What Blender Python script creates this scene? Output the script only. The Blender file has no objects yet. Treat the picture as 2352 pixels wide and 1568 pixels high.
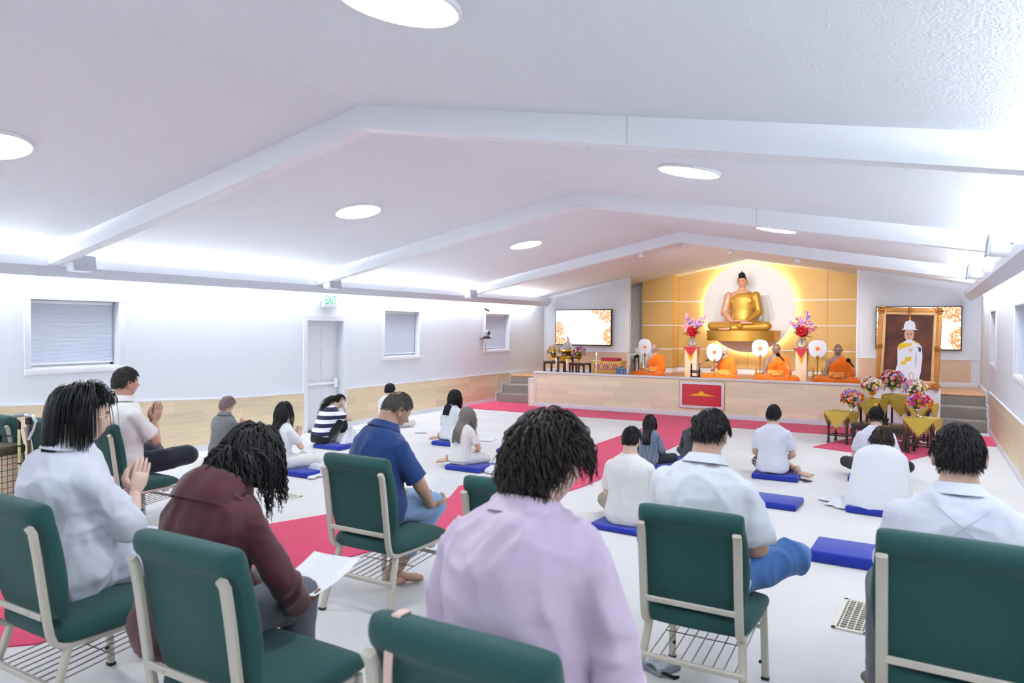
import bpy, bmesh, math, random
import numpy as np
from math import sin, cos, pi, radians, sqrt, atan2
from mathutils import Vector, Matrix, Euler

# ------------------------------------------------------------------ camera, world, light levels, exposure
SC = bpy.context.scene
COL = SC.collection
CAM_H, FPX = 1.80, 1640.0
YAW, PITCH, ROLL = radians(29.904), radians(1.131), radians(0.262)
_f = np.array([-sin(YAW)*cos(PITCH), cos(YAW)*cos(PITCH), -sin(PITCH)])
_r0 = np.array([cos(YAW), sin(YAW), 0.0]); _u0 = np.cross(_r0, _f)
_r = cos(ROLL)*_r0 + sin(ROLL)*_u0; _u = -sin(ROLL)*_r0 + cos(ROLL)*_u0
cam_data = bpy.data.cameras.new('camera')
cam_data.sensor_width = 36.0; cam_data.lens = FPX/2352*36.0
cam_data.clip_start = 0.05; cam_data.clip_end = 100
cam_data.dof.use_dof = True; cam_data.dof.focus_distance = 10.0; cam_data.dof.aperture_fstop = 3.2
cam = bpy.data.objects.new('camera', cam_data); COL.objects.link(cam)
M = Matrix(((_r[0], _u[0], -_f[0], 0), (_r[1], _u[1], -_f[1], 0), (_r[2], _u[2], -_f[2], CAM_H), (0, 0, 0, 1)))
cam.matrix_world = M
SC.camera = cam
world = bpy.data.worlds.new('world'); SC.world = world; world.use_nodes = True
world.node_tree.nodes['Background'].inputs[0].default_value = (0.85, 0.9, 1.0, 1)
world.node_tree.nodes['Background'].inputs[1].default_value = 0.6
SC.view_settings.view_transform = 'Standard'; SC.view_settings.look = 'None'
SC.view_settings.gamma = 1.0; SC.view_settings.use_curve_mapping = False
SC.view_settings.exposure = 0.87
LAMP_STRENGTH = 30.0     # emission of the round ceiling panels
COVE_POWER = 360.0       # watts of each cove LED line
HALO_POWER = 20.0
SPOT_POWER = 160.0       # stage spotlights under the third beam

# pixel -> world helpers (pixel of the 2352x1568 photograph gives a direction only)
_O = np.array([0, 0, CAM_H])
def ray(px, py): return ((px-1176)/FPX)*_r - ((py-784)/FPX)*_u + _f
def onZ(px, py, z=0.0): d = ray(px, py); return _O + d*((z-CAM_H)/d[2])
def onY(px, py, Y): d = ray(px, py); return _O + d*(Y/d[1])
def onX(px, py, X): d = ray(px, py); return _O + d*(X/d[0])
def proj(p):
    d = np.array(p, float)-_O; z = d@_f
    return 1176+FPX*(d@_r)/z, 784-FPX*(d@_u)/z, z

# ------------------------------------------------------------------ materials
def lin(c):
    if isinstance(c, str):
        c = c.lstrip('#'); c = [int(c[i:i+2], 16)/255 for i in (0, 2, 4)]
    return tuple((x/12.92 if x <= .04045 else ((x+.055)/1.055)**2.4) for x in c[:3])+(1.0,)
MATS = {}
def mat(name, color, rough=0.6, metal=0.0, bump=0.0, bscale=60.0, var=0.0, vscale=4.0, stretch=None, emit=None, estr=0.0,
        sheen=0.0, trans=0.0, ior=1.45, sss=0.0, rnd=0.0, spec=0.5, detail=3.0, bdist=0.01, coat=0.0):
    if name in MATS: return MATS[name]
    m = bpy.data.materials.new(name); m.use_nodes = True; MATS[name] = m
    nt = m.node_tree; b = nt.nodes['Principled BSDF']; L = nt.links
    c = lin(color) if isinstance(color, str) or max(color) <= 1 else lin(color)
    b.inputs['Base Color'].default_value = c
    b.inputs['Roughness'].default_value = rough; b.inputs['Metallic'].default_value = metal
    b.inputs['IOR'].default_value = ior; b.inputs['Specular IOR Level'].default_value = spec
    b.inputs['Transmission Weight'].default_value = trans
    b.inputs['Coat Weight'].default_value = coat
    if sheen: b.inputs['Sheen Weight'].default_value = sheen; b.inputs['Sheen Roughness'].default_value = .5
    if sss: b.inputs['Subsurface Weight'].default_value = sss; b.inputs['Subsurface Radius'].default_value = (.02, .008, .005); b.inputs['Subsurface Scale'].default_value = .5
    if emit: b.inputs['Emission Color'].default_value = lin(emit); b.inputs['Emission Strength'].default_value = estr
    if bump or var or rnd:
        tc = nt.nodes.new('ShaderNodeTexCoord'); mp = nt.nodes.new('ShaderNodeMapping'); L.new(tc.outputs['Object'], mp.inputs[0])
        if stretch: mp.inputs['Scale'].default_value = stretch
        if var:
            n = nt.nodes.new('ShaderNodeTexNoise'); n.inputs['Scale'].default_value = vscale; n.inputs['Detail'].default_value = 4
            L.new(mp.outputs[0], n.inputs['Vector'])
            hs = nt.nodes.new('ShaderNodeHueSaturation'); hs.inputs['Color'].default_value = c
            mr = nt.nodes.new('ShaderNodeMapRange'); mr.inputs[1].default_value = .25; mr.inputs[2].default_value = .75
            mr.inputs[3].default_value = 1-var; mr.inputs[4].default_value = 1+var
            L.new(n.outputs[0], mr.inputs[0]); L.new(mr.outputs[0], hs.inputs['Value'])
            src = hs
            if rnd:
                oi = nt.nodes.new('ShaderNodeObjectInfo'); m2 = nt.nodes.new('ShaderNodeMapRange')
                m2.inputs[3].default_value = 1-rnd; m2.inputs[4].default_value = 1+rnd
                L.new(oi.outputs['Random'], m2.inputs[0])
                h2 = nt.nodes.new('ShaderNodeHueSaturation'); L.new(hs.outputs[0], h2.inputs['Color']); L.new(m2.outputs[0], h2.inputs['Value']); src = h2
            L.new(src.outputs[0], b.inputs['Base Color'])
        if bump:
            n2 = nt.nodes.new('ShaderNodeTexNoise'); n2.inputs['Scale'].default_value = bscale; n2.inputs['Detail'].default_value = detail
            L.new(mp.outputs[0], n2.inputs['Vector'])
            bp = nt.nodes.new('ShaderNodeBump'); bp.inputs['Strength'].default_value = bump; bp.inputs['Distance'].default_value = bdist
            L.new(n2.outputs[0], bp.inputs['Height']); L.new(bp.outputs[0], b.inputs['Normal'])
    return m
def nodes_of(m): return m.node_tree.nodes, m.node_tree.links, m.node_tree.nodes['Principled BSDF']

# ------------------------------------------------------------------ object helpers
def tag(o, label=None, cat=None, group=None, kind=None):
    if label: o['label'] = label
    if cat: o['category'] = cat
    if group: o['group'] = group
    if kind: o['kind'] = kind
    return o
def empty(name, loc=(0, 0, 0), rz=0.0, label=None, cat=None, group=None, kind=None, scale=1.0):
    o = bpy.data.objects.new(name, None); COL.objects.link(o)
    o.empty_display_size = .1
    o.location = loc; o.rotation_euler = (0, 0, rz); o.scale = (scale,)*3
    return tag(o, label, cat, group, kind)
def mobj(name, me, parent=None, loc=None, rot=None):
    o = bpy.data.objects.new(name, me); COL.objects.link(o)
    if parent: o.parent = parent
    if loc is not None: o.location = loc
    if rot is not None: o.rotation_euler = rot
    return o
def copy_tree(o, parent=None):
    c = o.copy(); COL.objects.link(c); c.parent = parent
    for ch in list(o.children): copy_tree(ch, c)
    return c
def perp(d):
    d = np.asarray(d, float); d = d/(np.linalg.norm(d)+1e-12)
    a = np.array([0, 0, 1.]) if abs(d[2]) < .9 else np.array([1., 0, 0])
    u = np.cross(a, d); u /= np.linalg.norm(u); return d, u, np.cross(d, u)

class MB:
    """collects vertices and faces; build() makes one mesh object"""
    def __init__(s): s.v = []; s.f = []; s.m = []; s.n = 0
    def add(s, v, f, mi=0):
        v = np.asarray(v, float).reshape(-1, 3); s.v.append(v)
        for q in f: s.f.append(tuple(int(i)+s.n for i in q)); s.m.append(mi)
        s.n += len(v); return s
    def box(s, lo, hi, mi=0):
        x0, y0, z0 = lo; x1, y1, z1 = hi
        v = [(x0,y0,z0),(x1,y0,z0),(x1,y1,z0),(x0,y1,z0),(x0,y0,z1),(x1,y0,z1),(x1,y1,z1),(x0,y1,z1)]
        return s.add(v, [(0,3,2,1),(4,5,6,7),(0,1,5,4),(1,2,6,5),(2,3,7,6),(3,0,4,7)], mi)
    def cbox(s, c, d, mi=0, M=None, bev=0.0):
        c = np.array(c, float); h = np.array(d, float)/2
        if bev: v, f = rboxdata(tuple(d), bev); v = v.copy()
        else:
            t = MB().box(-h, h); v = t.v[0]; f = t.f
        if M is not None: v = v@np.array(M.to_3x3()).T
        return s.add(v+c, f, mi)
    def grid(s, P, mi=0, cu=False, cv=False):
        """P: (n,m,3) array of points"""
        n, m = P.shape[:2]; f = []
        for i in range(n-(0 if cu else 1)):
            for j in range(m-(0 if cv else 1)):
                a, b = i, (i+1) % n; c, d = j, (j+1) % m
                f.append((a*m+c, b*m+c, b*m+d, a*m+d))
        return s.add(P.reshape(-1, 3), f, mi)
    def loft(s, rings, mi=0, cap=True):
        """rings: (n,k,3); closed around k"""
        R = np.asarray(rings, float); n, k = R.shape[:2]; f = []
        for i in range(n-1):
            for j in range(k): f.append((i*k+j, i*k+(j+1) % k, (i+1)*k+(j+1) % k, (i+1)*k+j))
        if cap: f.append(tuple(range(k-1, -1, -1))); f.append(tuple((n-1)*k+j for j in range(k)))
        return s.add(R.reshape(-1, 3), f, mi)
    def tube(s, pts, rad, k=8, mi=0, cap=True, flat=1.0, side=None):
        """round tube along pts; rad scalar or per point; flat squeezes across; side fixes the wide axis"""
        P = np.asarray(pts, float); n = len(P)
        rad = np.full(n, rad, float) if np.isscalar(rad) else np.asarray(rad, float)
        T = np.gradient(P, axis=0); T /= np.linalg.norm(T, axis=1)[:, None]+1e-12
        rings = []; u = None
        for i in range(n):
            if side is not None: u = np.asarray(side, float)
            elif u is None: u = perp(T[i])[1]
            u = u-T[i]*(u@T[i]); u = u/(np.linalg.norm(u)+1e-12); w = np.cross(T[i], u)
            a = np.arange(k)*2*pi/k
            rings.append(P[i]+rad[i]*(np.cos(a)[:, None]*u+flat*np.sin(a)[:, None]*w))
        return s.loft(rings, mi, cap)
    def rtube(s, pts, w, h, mi=0, side=(1, 0, 0)):
        """rectangular bar swept along pts; w along side, h across"""
        P = np.asarray(pts, float); T = np.gradient(P, axis=0); T /= np.linalg.norm(T, axis=1)[:, None]+1e-12
        rings = []; sd = np.asarray(side, float)
        for i in range(len(P)):
            u = sd-T[i]*(sd@T[i]); u /= np.linalg.norm(u); v = np.cross(T[i], u); c = .22
            q = [(-.5,-.5+c),(-.5+c,-.5),(.5-c,-.5),(.5,-.5+c),(.5,.5-c),(.5-c,.5),(-.5+c,.5),(-.5,.5-c)]
            mm = min(w, h)
            q = [(np.sign(a)*(w/2-(0 if abs(a) == .5 else c*mm)), np.sign(b)*(h/2-(0 if abs(b) == .5 else c*mm))) for a, b in q]
            rings.append([P[i]+a*u+b*v for a, b in q])
        return s.loft(rings, mi)
    def lathe(s, prof, k=24, c=(0, 0, 0), mi=0, sx=1, sy=1, cap=True):
        a = np.arange(k)*2*pi/k
        rings = [np.stack([c[0]+r*sx*np.cos(a), c[1]+r*sy*np.sin(a), np.full(k, c[2]+z)], 1) for r, z in prof]
        return s.loft(rings, mi, cap)
    def ell(s, c, r, mi=0, nu=12, nv=8, M=None):
        th = np.linspace(0, pi, nv+1)[1:-1]; a = np.arange(nu)*2*pi/nu; rr = np.array(r if not np.isscalar(r) else (r,)*3, float)
        V = [(0, 0, 1.)]+[(sin(t)*cos(x), sin(t)*sin(x), cos(t)) for t in th for x in a]+[(0, 0, -1.)]
        V = np.array(V)*rr
        if M is not None: V = V@np.array(M.to_3x3()).T
        f = [(0, 1+j, 1+(j+1) % nu) for j in range(nu)]
        for i in range(nv-2):
            for j in range(nu): f.append((1+i*nu+j, 1+(i+1)*nu+j, 1+(i+1)*nu+(j+1) % nu, 1+i*nu+(j+1) % nu))
        e = len(V)-1; b = 1+(nv-2)*nu; f += [(e, b+(j+1) % nu, b+j) for j in range(nu)]
        return s.add(V+np.array(c, float), f, mi)
    def prism(s, poly, h, M=None, mi=0):
        """2D polygon (x,y) extruded along z by h, then transformed"""
        n = len(poly); v = np.array([(x, y, 0) for x, y in poly]+[(x, y, h) for x, y in poly], float)
        if M is not None: v = (np.c_[v, np.ones(len(v))]@np.array(M).T)[:, :3]
        return s.add(v, [tuple(range(n-1, -1, -1)), tuple(range(n, 2*n))]+[(i, (i+1) % n, n+(i+1) % n, n+i) for i in range(n)], mi)
    def xf(s, M):
        A = np.array(M); s.v = [(np.c_[v, np.ones(len(v))]@A.T)[:, :3] for v in s.v]; return s
    def arr(s): return np.concatenate(s.v) if s.v else np.zeros((0, 3))
    def mesh(s, name, mats, smooth=True):
        me = bpy.data.meshes.new(name); me.from_pydata(s.arr().tolist(), [], s.f)
        for x in (mats if isinstance(mats, (list, tuple)) else [mats]): me.materials.append(x)
        if isinstance(mats, (list, tuple)) and len(mats) > 1: me.polygons.foreach_set('material_index', np.array(s.m, dtype=np.int32))
        if smooth: me.polygons.foreach_set('use_smooth', np.ones(len(me.polygons), dtype=bool))
        me.update(); return me
    def build(s, name, mats, parent=None, smooth=True, loc=None, rot=None, sharp=None, weld=False):
        me = s.mesh(name, mats, smooth)
        if smooth and sharp is not False:
            try: me.set_sharp_from_angle(angle=radians(sharp or 40))
            except Exception: pass
        return mobj(name, me, parent, loc, rot)
_RB = {}
def rboxdata(d, bev, seg=3):
    key = (tuple(round(x, 4) for x in d), bev, seg)
    if key not in _RB:
        bm = bmesh.new(); bmesh.ops.create_cube(bm, size=1)
        for v in bm.verts: v.co = Vector((v.co.x*d[0], v.co.y*d[1], v.co.z*d[2]))
        bmesh.ops.bevel(bm, geom=bm.edges[:], offset=bev, segments=seg, profile=.5, affect='EDGES')
        bm.verts.index_update()
        _RB[key] = (np.array([v.co[:] for v in bm.verts]), [tuple(v.index for v in f.verts) for f in bm.faces]); bm.free()
    return _RB[key]
def single(name, mb, mats, label, cat, group=None, loc=None, rot=None, smooth=True):
    o = mb.build(name, mats, None, smooth, loc, rot); return tag(o, label, cat, group)
def box_obj(name, lo, hi, m, parent=None, bev=0.0):
    """a box whose origin sits at its centre"""
    lo = np.array(lo, float); hi = np.array(hi, float); c = (lo+hi)/2
    return MB().cbox((0, 0, 0), hi-lo, bev=bev).build(name, m, parent, bool(bev), loc=tuple(c))
def struct(o): o['kind'] = 'structure'; return o
def text_mesh(txt, size, depth=.002, M=None, align='CENTER'):
    cu = bpy.data.curves.new('text', 'FONT'); cu.body = txt; cu.size = size; cu.extrude = depth; cu.align_x = align; cu.align_y = 'CENTER'; cu.resolution_u = 3
    o = bpy.data.objects.new('text', cu); TSC.collection.objects.link(o); TSC.view_layers[0].update()
    me = bpy.data.meshes.new_from_object(o.evaluated_get(TSC.view_layers[0].depsgraph)); bpy.data.objects.remove(o)
    if M is not None: me.transform(M)
    return me
TSC = bpy.data.scenes.new('scratch')      # scratch scene for evaluating modifiers; removed at the end
def evaluate(me, mods):
    o = bpy.data.objects.new('scratch', me); TSC.collection.objects.link(o)
    for typ, kw in mods:
        m = o.modifiers.new(typ, typ)
        for k, v in kw.items(): setattr(m, k, v)
    TSC.view_layers[0].update()
    r = bpy.data.meshes.new_from_object(o.evaluated_get(TSC.view_layers[0].depsgraph)); bpy.data.objects.remove(o)
    return r
_rs = np.random.RandomState(7); _H = _rs.rand(64, 64, 64)
def vnoise(P, sc=1.0):
    """smooth value noise in -1..1 at points P (n,3)"""
    Q = np.asarray(P)*sc; i = np.floor(Q).astype(int); f = Q-i; f = f*f*(3-2*f); r = 0
    for a in (0, 1):
        for b in (0, 1):
            for c in (0, 1):
                w = (f[:, 0] if a else 1-f[:, 0])*(f[:, 1] if b else 1-f[:, 1])*(f[:, 2] if c else 1-f[:, 2])
                r = r+w*_H[(i[:, 0]+a) % 64, (i[:, 1]+b) % 64, (i[:, 2]+c) % 64]
    return r*2-1
# ------------------------------------------------------------------ the room
XL, XR, XM = -8.985, 1.03, -3.98
YB, YP, YF, YREAR = 19.5, 17.4, 14.37, -3.0      # gold wall, panels beside it, stage front, wall behind the camera
ZR, SLOPE, ZST, ZPAR = 3.60, 0.195, 0.60, 0.80
SLOPE_R = 0.182
def zc(x): return ZR-(SLOPE if x < XM else SLOPE_R)*abs(x-XM)
ZE = zc(XR)
M_WALL = mat('wall_paint', '#dde1e8', .7, bump=.05, bscale=90)
M_CEIL = mat('ceiling_stipple', '#edf2f8', .8, bump=.55, bscale=75, detail=4, bdist=.012)
M_BEAM = mat('beam_paint', '#f4f7fc', .6)
M_TRIM = mat('white_trim', '#e2e3ea', .45)
M_CARP = mat('white_carpet', '#dcd9d9', .95, bump=.5, bscale=260, var=.05, vscale=1.3, sheen=.2)
M_RED = mat('red_carpet', '#cf295b', .95, bump=.5, bscale=240, var=.08, vscale=3, sheen=.15)
M_WOOD = mat('light_oak_laminate', '#ecdfc2', .42, bump=.08, bscale=30, var=.09, vscale=2.2, stretch=(1, 1, 22), rnd=.085)
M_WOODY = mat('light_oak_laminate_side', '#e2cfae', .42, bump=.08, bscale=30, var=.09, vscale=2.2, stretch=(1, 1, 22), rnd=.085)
M_WOODP = mat('pinkish_oak_panel', '#d3b498', .45, bump=.06, bscale=30, var=.06, vscale=2.5, stretch=(1, 1, 20))
M_STFL = mat('stage_floor_oak', '#c99364', .35, var=.1, vscale=2, stretch=(1, 12, 1))
M_STEP = mat('taupe_stair_carpet', '#8f857f', .95, bump=.5, bscale=200, var=.1, vscale=9)
M_GOLD = mat('gold_wall_cloth', '#cda765', .5, metal=.12, bump=.12, bscale=40, var=.04, vscale=3, stretch=(1, 1, 9))
M_DISC = mat('white_disc', '#f4f4f6', .6)
M_BLIND = mat('cellular_shade', '#c6cbda', .8)
M_LAMP = mat('lamp_diffuser', '#ffffff', .5, emit='#f4fdff', estr=LAMP_STRENGTH)
M_BLACK = mat('black_plastic', '#17181b', .4)
M_WPLAS = mat('white_plastic', '#ecedf2', .4)
M_GRILL = mat('grey_grille', '#b9bcc8', .6, bump=.3, bscale=900)

fl = MB().box((XL-.3, YREAR-.3, -.12), (XR+.3, YB+.4, 0)).build('floor', M_CARP, smooth=False); struct(fl)
# ceiling: two slopes as one slab
cl = MB()
p = [(XL-.3, zc(XL-.3)), (XM, ZR), (XR+.3, zc(XR+.3)), (XR+.3, zc(XR+.3)+.15), (XM, ZR+.15), (XL-.3, zc(XL-.3)+.15)]
cl.prism([(x, z) for x, z in p], YB+.4-YREAR+.3, Matrix(((1,0,0,0),(0,0,1,YREAR-.3),(0,1,0,0),(0,0,0,1))))
struct(cl.build('ceiling', M_CEIL, smooth=False))
ybeams = [0.25, 4.447, 8.645, 13.18]
for yb in ybeams:
    b = MB(); d = .19
    p = [(XL-.01, zc(XL)-d), (XM, ZR-d), (XR+.01, zc(XR)-d), (XR+.01, zc(XR)+.02), (XM, ZR+.02), (XL-.01, zc(XL)+.02)]
    b.prism(p, .15, Matrix(((1,0,0,0),(0,0,1,0),(0,1,0,0),(0,0,0,1))))
    o = b.build('ceiling_beam', M_BEAM, smooth=False, loc=(0, yb, 0)); struct(o); o.name = 'trim_beam'
    j = MB().box((-1.7, yb-.003, zc(-1.7)-d+.004), (-1.694, yb, zc(-1.7)))
    # thin seam where the beam casing boards meet
    jo = j.build('casing_seam', mat('seam', '#cfd2da'), o, smooth=False); jo.matrix_parent_inverse = Matrix.Translation((0, -yb, 0))
    for xx in (-6.6, -5.6, -2.7, -2.0, -1.2, -.1):
        if yb > 9: break
        hk = MB().tube([(xx, yb+.06, zc(xx)-d), (xx, yb+.06, zc(xx)-d-.025), (xx+.006, yb+.06, zc(xx)-d-.035), (xx+.014, yb+.06, zc(xx)-d-.028)], .0022, 5)
        ho = hk.build('ceiling_hook', M_TRIM, o); ho.matrix_parent_inverse = Matrix.Translation((0, -yb, 0))

def wall_x(name, X, side, holes):
    """side wall at x=X (outside towards side) with rectangular holes (y0,y1,z0,z1); built as solid blocks around the holes"""
    ys = sorted({YREAR, YB+.3}|{h[0] for h in holes}|{h[1] for h in holes}); b = MB()
    x0, x1 = (X-.22, X) if side < 0 else (X, X+.22)
    for a, c in zip(ys[:-1], ys[1:]):
        zs = [(0, ZE+.02)]
        for h in holes:
            if h[0] <= a and c <= h[1]: zs = [(0, h[2]), (h[3], ZE+.02)]
        for z0, z1 in zs:
            if z1-z0 > .001: b.box((x0, a, z0), (x1, c, z1))
    o = b.build(name, M_WALL, smooth=False); return struct(o)
LW = [(4.40, 5.45, 1.29, 2.10), (10.70, 11.78, 1.22, 2.10), (14.35, 15.45, 1.26, 2.11)]
DOOR = (8.70, 9.55, 0.0, 1.90)
wall_left = wall_x('wall_left', XL, -1, LW+[DOOR])
def ywin(px, X=XR): return float(onX(px, 750, X)[1])
RW = [(10.10, 11.15, 1.22, 2.10), (13.85, 14.85, 1.22, 2.10), (5.6, 6.7, 1.22, 2.1)]
wall_right = wall_x('wall_right', XR, 1, RW)
struct(MB().box((XL-.22, YB, 0), (XR+.22, YB+.25, ZR+.1)).build('wall_back', M_WALL, smooth=False))
struct(MB().box((XL-.22, YREAR-.25, 0), (XR+.22, YREAR, ZR+.1)).build('wall_rear', M_WALL, smooth=False))

def window_x(n, X, side, y0, y1, z0, z1):
    """recessed window with casing, frame, glass pane and a pleated shade"""
    o = empty('window_%d' % n, (X, (y0+y1)/2, z0), kind='structure'); w = y1-y0; h = z1-z0; s = side
    def loc(mb, nm, m, sm=False): return mb.build(nm, m, o, sm)
    cw = .075
    for nm, lo, hi in (('casing', (-.02, -w/2-cw, -cw), (0, w/2+cw, 0)), ('casing', (-.02, -w/2-cw, h), (0, w/2+cw, h+cw)), ('casing', (-.02, -w/2-cw, 0), (0, -w/2, h)), ('casing', (-.02, w/2, 0), (0, w/2+cw, h))):
        lo = list(lo); hi = list(hi)
        if s < 0: lo[0], hi[0] = 0, .02
        MB().cbox([(a+b)/2 for a, b in zip(lo, hi)], [b-a for a, b in zip(lo, hi)], bev=.006).build(nm, M_TRIM, o)
    d = .10*s
    # outer pane and frame behind the shade
    MB().box((.18*s-.004, -w/2, 0), (.18*s+.004, w/2, h)).build('pane', mat('window_glass', '#dfe9f5', .1, trans=.8), o, smooth=False)
    for a, b in (((-w/2, 0), (w/2, .035)), ((-w/2, h-.035), (w/2, h)), ((-w/2, 0), (-w/2+.035, h)), ((w/2-.035, 0), (w/2, h))):
        MB().box((.15*s-.02, a[0], a[1]), (.15*s+.02, b[0], b[1])).build('window_frame', M_TRIM, o, smooth=False)
    # shade: pleats as real zigzag, one sheet
    n_ = 46; zb = .06; zs = np.linspace(h-.035, zb, n_*2+1); b = MB()
    P = np.array([[(d+(.0015 if i % 2 else -.0015), -w/2+.015, z), (d+(.0015 if i % 2 else -.0015), w/2-.03, z)] for i, z in enumerate(zs)])
    b.grid(P).build('shade', M_BLIND, o, smooth=False)
    MB().box((d-.02, -w/2+.01, h-.04), (d+.02, w/2-.025, h-.005)).build('head_rail', M_WPLAS, o, smooth=False)
    MB().box((d-.014, -w/2+.012, zb-.02), (d+.014, w/2-.028, zb)).build('bottom_rail', M_WPLAS, o, smooth=False)
    MB().box((.03*s-.045, -w/2, 0), (.16*s, w/2, .012)).build('sill', M_TRIM, o, smooth=False) if s > 0 else MB().box((-.16, -w/2, 0), (0, w/2, .012)).build('sill', M_TRIM, o, smooth=False)
    return o
for i, hwin in enumerate(LW): window_x(i+1, XL, -1, *hwin)
for i, hwin in enumerate(RW): window_x(i+4, XR, 1, *hwin)
# door in the left wall
y0, y1, _, z1 = DOOR
dr = empty('door_1', (XL, (y0+y1)/2, 0), kind='structure'); w = y1-y0
MB().box((-.20, -w/2, 0), (-.15, w/2, z1)).build('door_leaf', M_TRIM, dr, smooth=False)
pw = .29
for cx in (-.19, .19):
    for pz0, pz1 in ((.16, .72), (.86, 1.44), (1.54, 1.80)):
        MB().cbox((-.147, cx, (pz0+pz1)/2), (.012, pw, pz1-pz0), bev=.005).build('door_panel', M_TRIM, dr)
MB().cbox((-.115, 0, .80), (.035, w-.06, .045), bev=.008).build('push_bar', M_WPLAS, dr)
for yy in (-w/2+.06, w/2-.06): MB().cbox((-.12, yy, .80), (.06, .09, .17), bev=.01).build('push_bar_housing', M_WPLAS, dr)
for lo, hi in (((0, -w/2-.09, 0), (.02, -w/2, z1+.09)), ((0, w/2, 0), (.02, w/2+.09, z1+.09)), ((0, -w/2, z1), (.02, w/2, z1+.09))):
    MB().box(lo, hi).build('casing', M_TRIM, dr, smooth=False)
MB().box((-.2, -w/2, 0), (0, w/2, .012)).build('threshold', mat('dark_threshold', '#3a3a3c'), dr, smooth=False)

# wainscot boards: parts of their wall, each board its own piece
rnd = random.Random(3)
def planks_y(wall, X, side, y0, y1, z0, z1a, z1b, rows, m):
    """boards on a side wall between y0 and y1; top edge runs from z1a (at y0) to z1b (at y1)"""
    for r_ in range(rows):
        y = y0-rnd.random()*1.1
        while y < y1:
            L = 1.25; a = max(y, y0); b = min(y+L, y1); y += L
            if b-a < .02: continue
            def zt(yy, k): return z0+(z1a+(z1b-z1a)*(yy-y0)/(y1-y0)-z0)*k/rows
            g = .0004; t = .012+.0012*rnd.random(); x0, x1 = (X, X+t) if side < 0 else (X-t, X)
            q = [(x0, a+g, zt(a, r_)+g), (x0, b-g, zt(b, r_)+g), (x0, b-g, zt(b, r_+1)-g), (x0, a+g, zt(a, r_+1)-g)]
            v = np.array(q+[(x1,)+k[1:] for k in q]); c = v.mean(0)
            o = MB().add(v-c, [(0,1,2,3),(7,6,5,4),(0,4,5,1),(1,5,6,2),(2,6,7,3),(3,7,4,0)]).build('plank', m, wall, smooth=False, loc=tuple(c))
planks_y(wall_left, XL, -1, 2.2, 7.1, .09, .99, .715, 4, M_WOODY)
planks_y(wall_left, XL, -1, 7.1, DOOR[0]-.09, .09, .715, .68, 4, M_WOODY)
planks_y(wall_left, XL, -1, DOOR[1]+.09, 15.54, .09, .675, .665, 4, M_WOODY)
planks_y(wall_right, XR, 1, 1.0, 14.95, .09, .70, .70, 4, M_WOODY)
def trim_y(n, X, side, pts, h=.02, t=.022):
    b = MB(); P = []
    for y, z in pts: P.append([(X, y, z), (X-side*t, y, z), (X-side*t, y, z+h), (X, y, z+h)])
    b.loft(P); return struct(b.build(n, M_TRIM, smooth=False))
trim_y('trim_1', XL, -1, [(2.2, .99), (7.1, .715), (DOOR[0]-.09, .68)])
trim_y('trim_2', XL, -1, [(DOOR[1]+.09, .675), (15.56, .665)])
trim_y('trim_3', XR, 1, [(1.0, .70), (14.97, .70)])
trim_y('baseboard_left', XL, -1, [(-2.9, 0), (DOOR[0]-.09, 0)], .09, .02)
trim_y('baseboard_left', XL, -1, [(DOOR[1]+.09, 0), (14.83, 0)], .09, .02)
trim_y('baseboard_right', XR, 1, [(-2.9, 0), (14.83, 0)], .09, .02)
# ------------------------------------------------------------------ coves with LED light
def cove(name, X, s):
    """s=+1: left wall (inside towards +x)"""
    b = MB()
    prof = [(.305, 2.585), (.305, 2.48), (.20, 2.365), (.185, 2.375), (.285, 2.485), (.285, 2.585)]
    y0, y1 = -2.6, 17.2
    b.loft([[(X+s*a, y, z) for a, z in prof] for y in (y0, y1)])
    o = struct(b.build(name, mat('cove_shaded_white', '#cccfd9', .6), smooth=False))  # white cove greyed: the weaker light on it is put into the colour
    for k in range(9):
        y = y0+.6+k*2.1
        MB().box((X, y, 2.40), (X+s*.195, y+.02, 2.43)).build('cove_bracket', M_TRIM, o, smooth=False)
    for nm, pw, zz, rx, xo in (('cove_led_up', COVE_POWER, 2.555, pi, .15), ('cove_led_down', COVE_POWER*.11, 2.46, 0, .10)):
        l = bpy.data.lights.new(nm, 'AREA'); l.shape = 'RECTANGLE'; l.size = .05; l.size_y = 19.0; l.energy = pw*(1.0 if s > 0 else .6); l.color = (.93, .97, 1.0)
        lo = bpy.data.objects.new(nm, l); COL.objects.link(lo); lo.location = (X+s*xo, (y0+y1)/2-.2, zz); lo.rotation_euler = (rx, 0, 0)
    return o
cove('trim_cove_left', XL, 1); cove('trim_cove_right', XR, -1)
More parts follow.
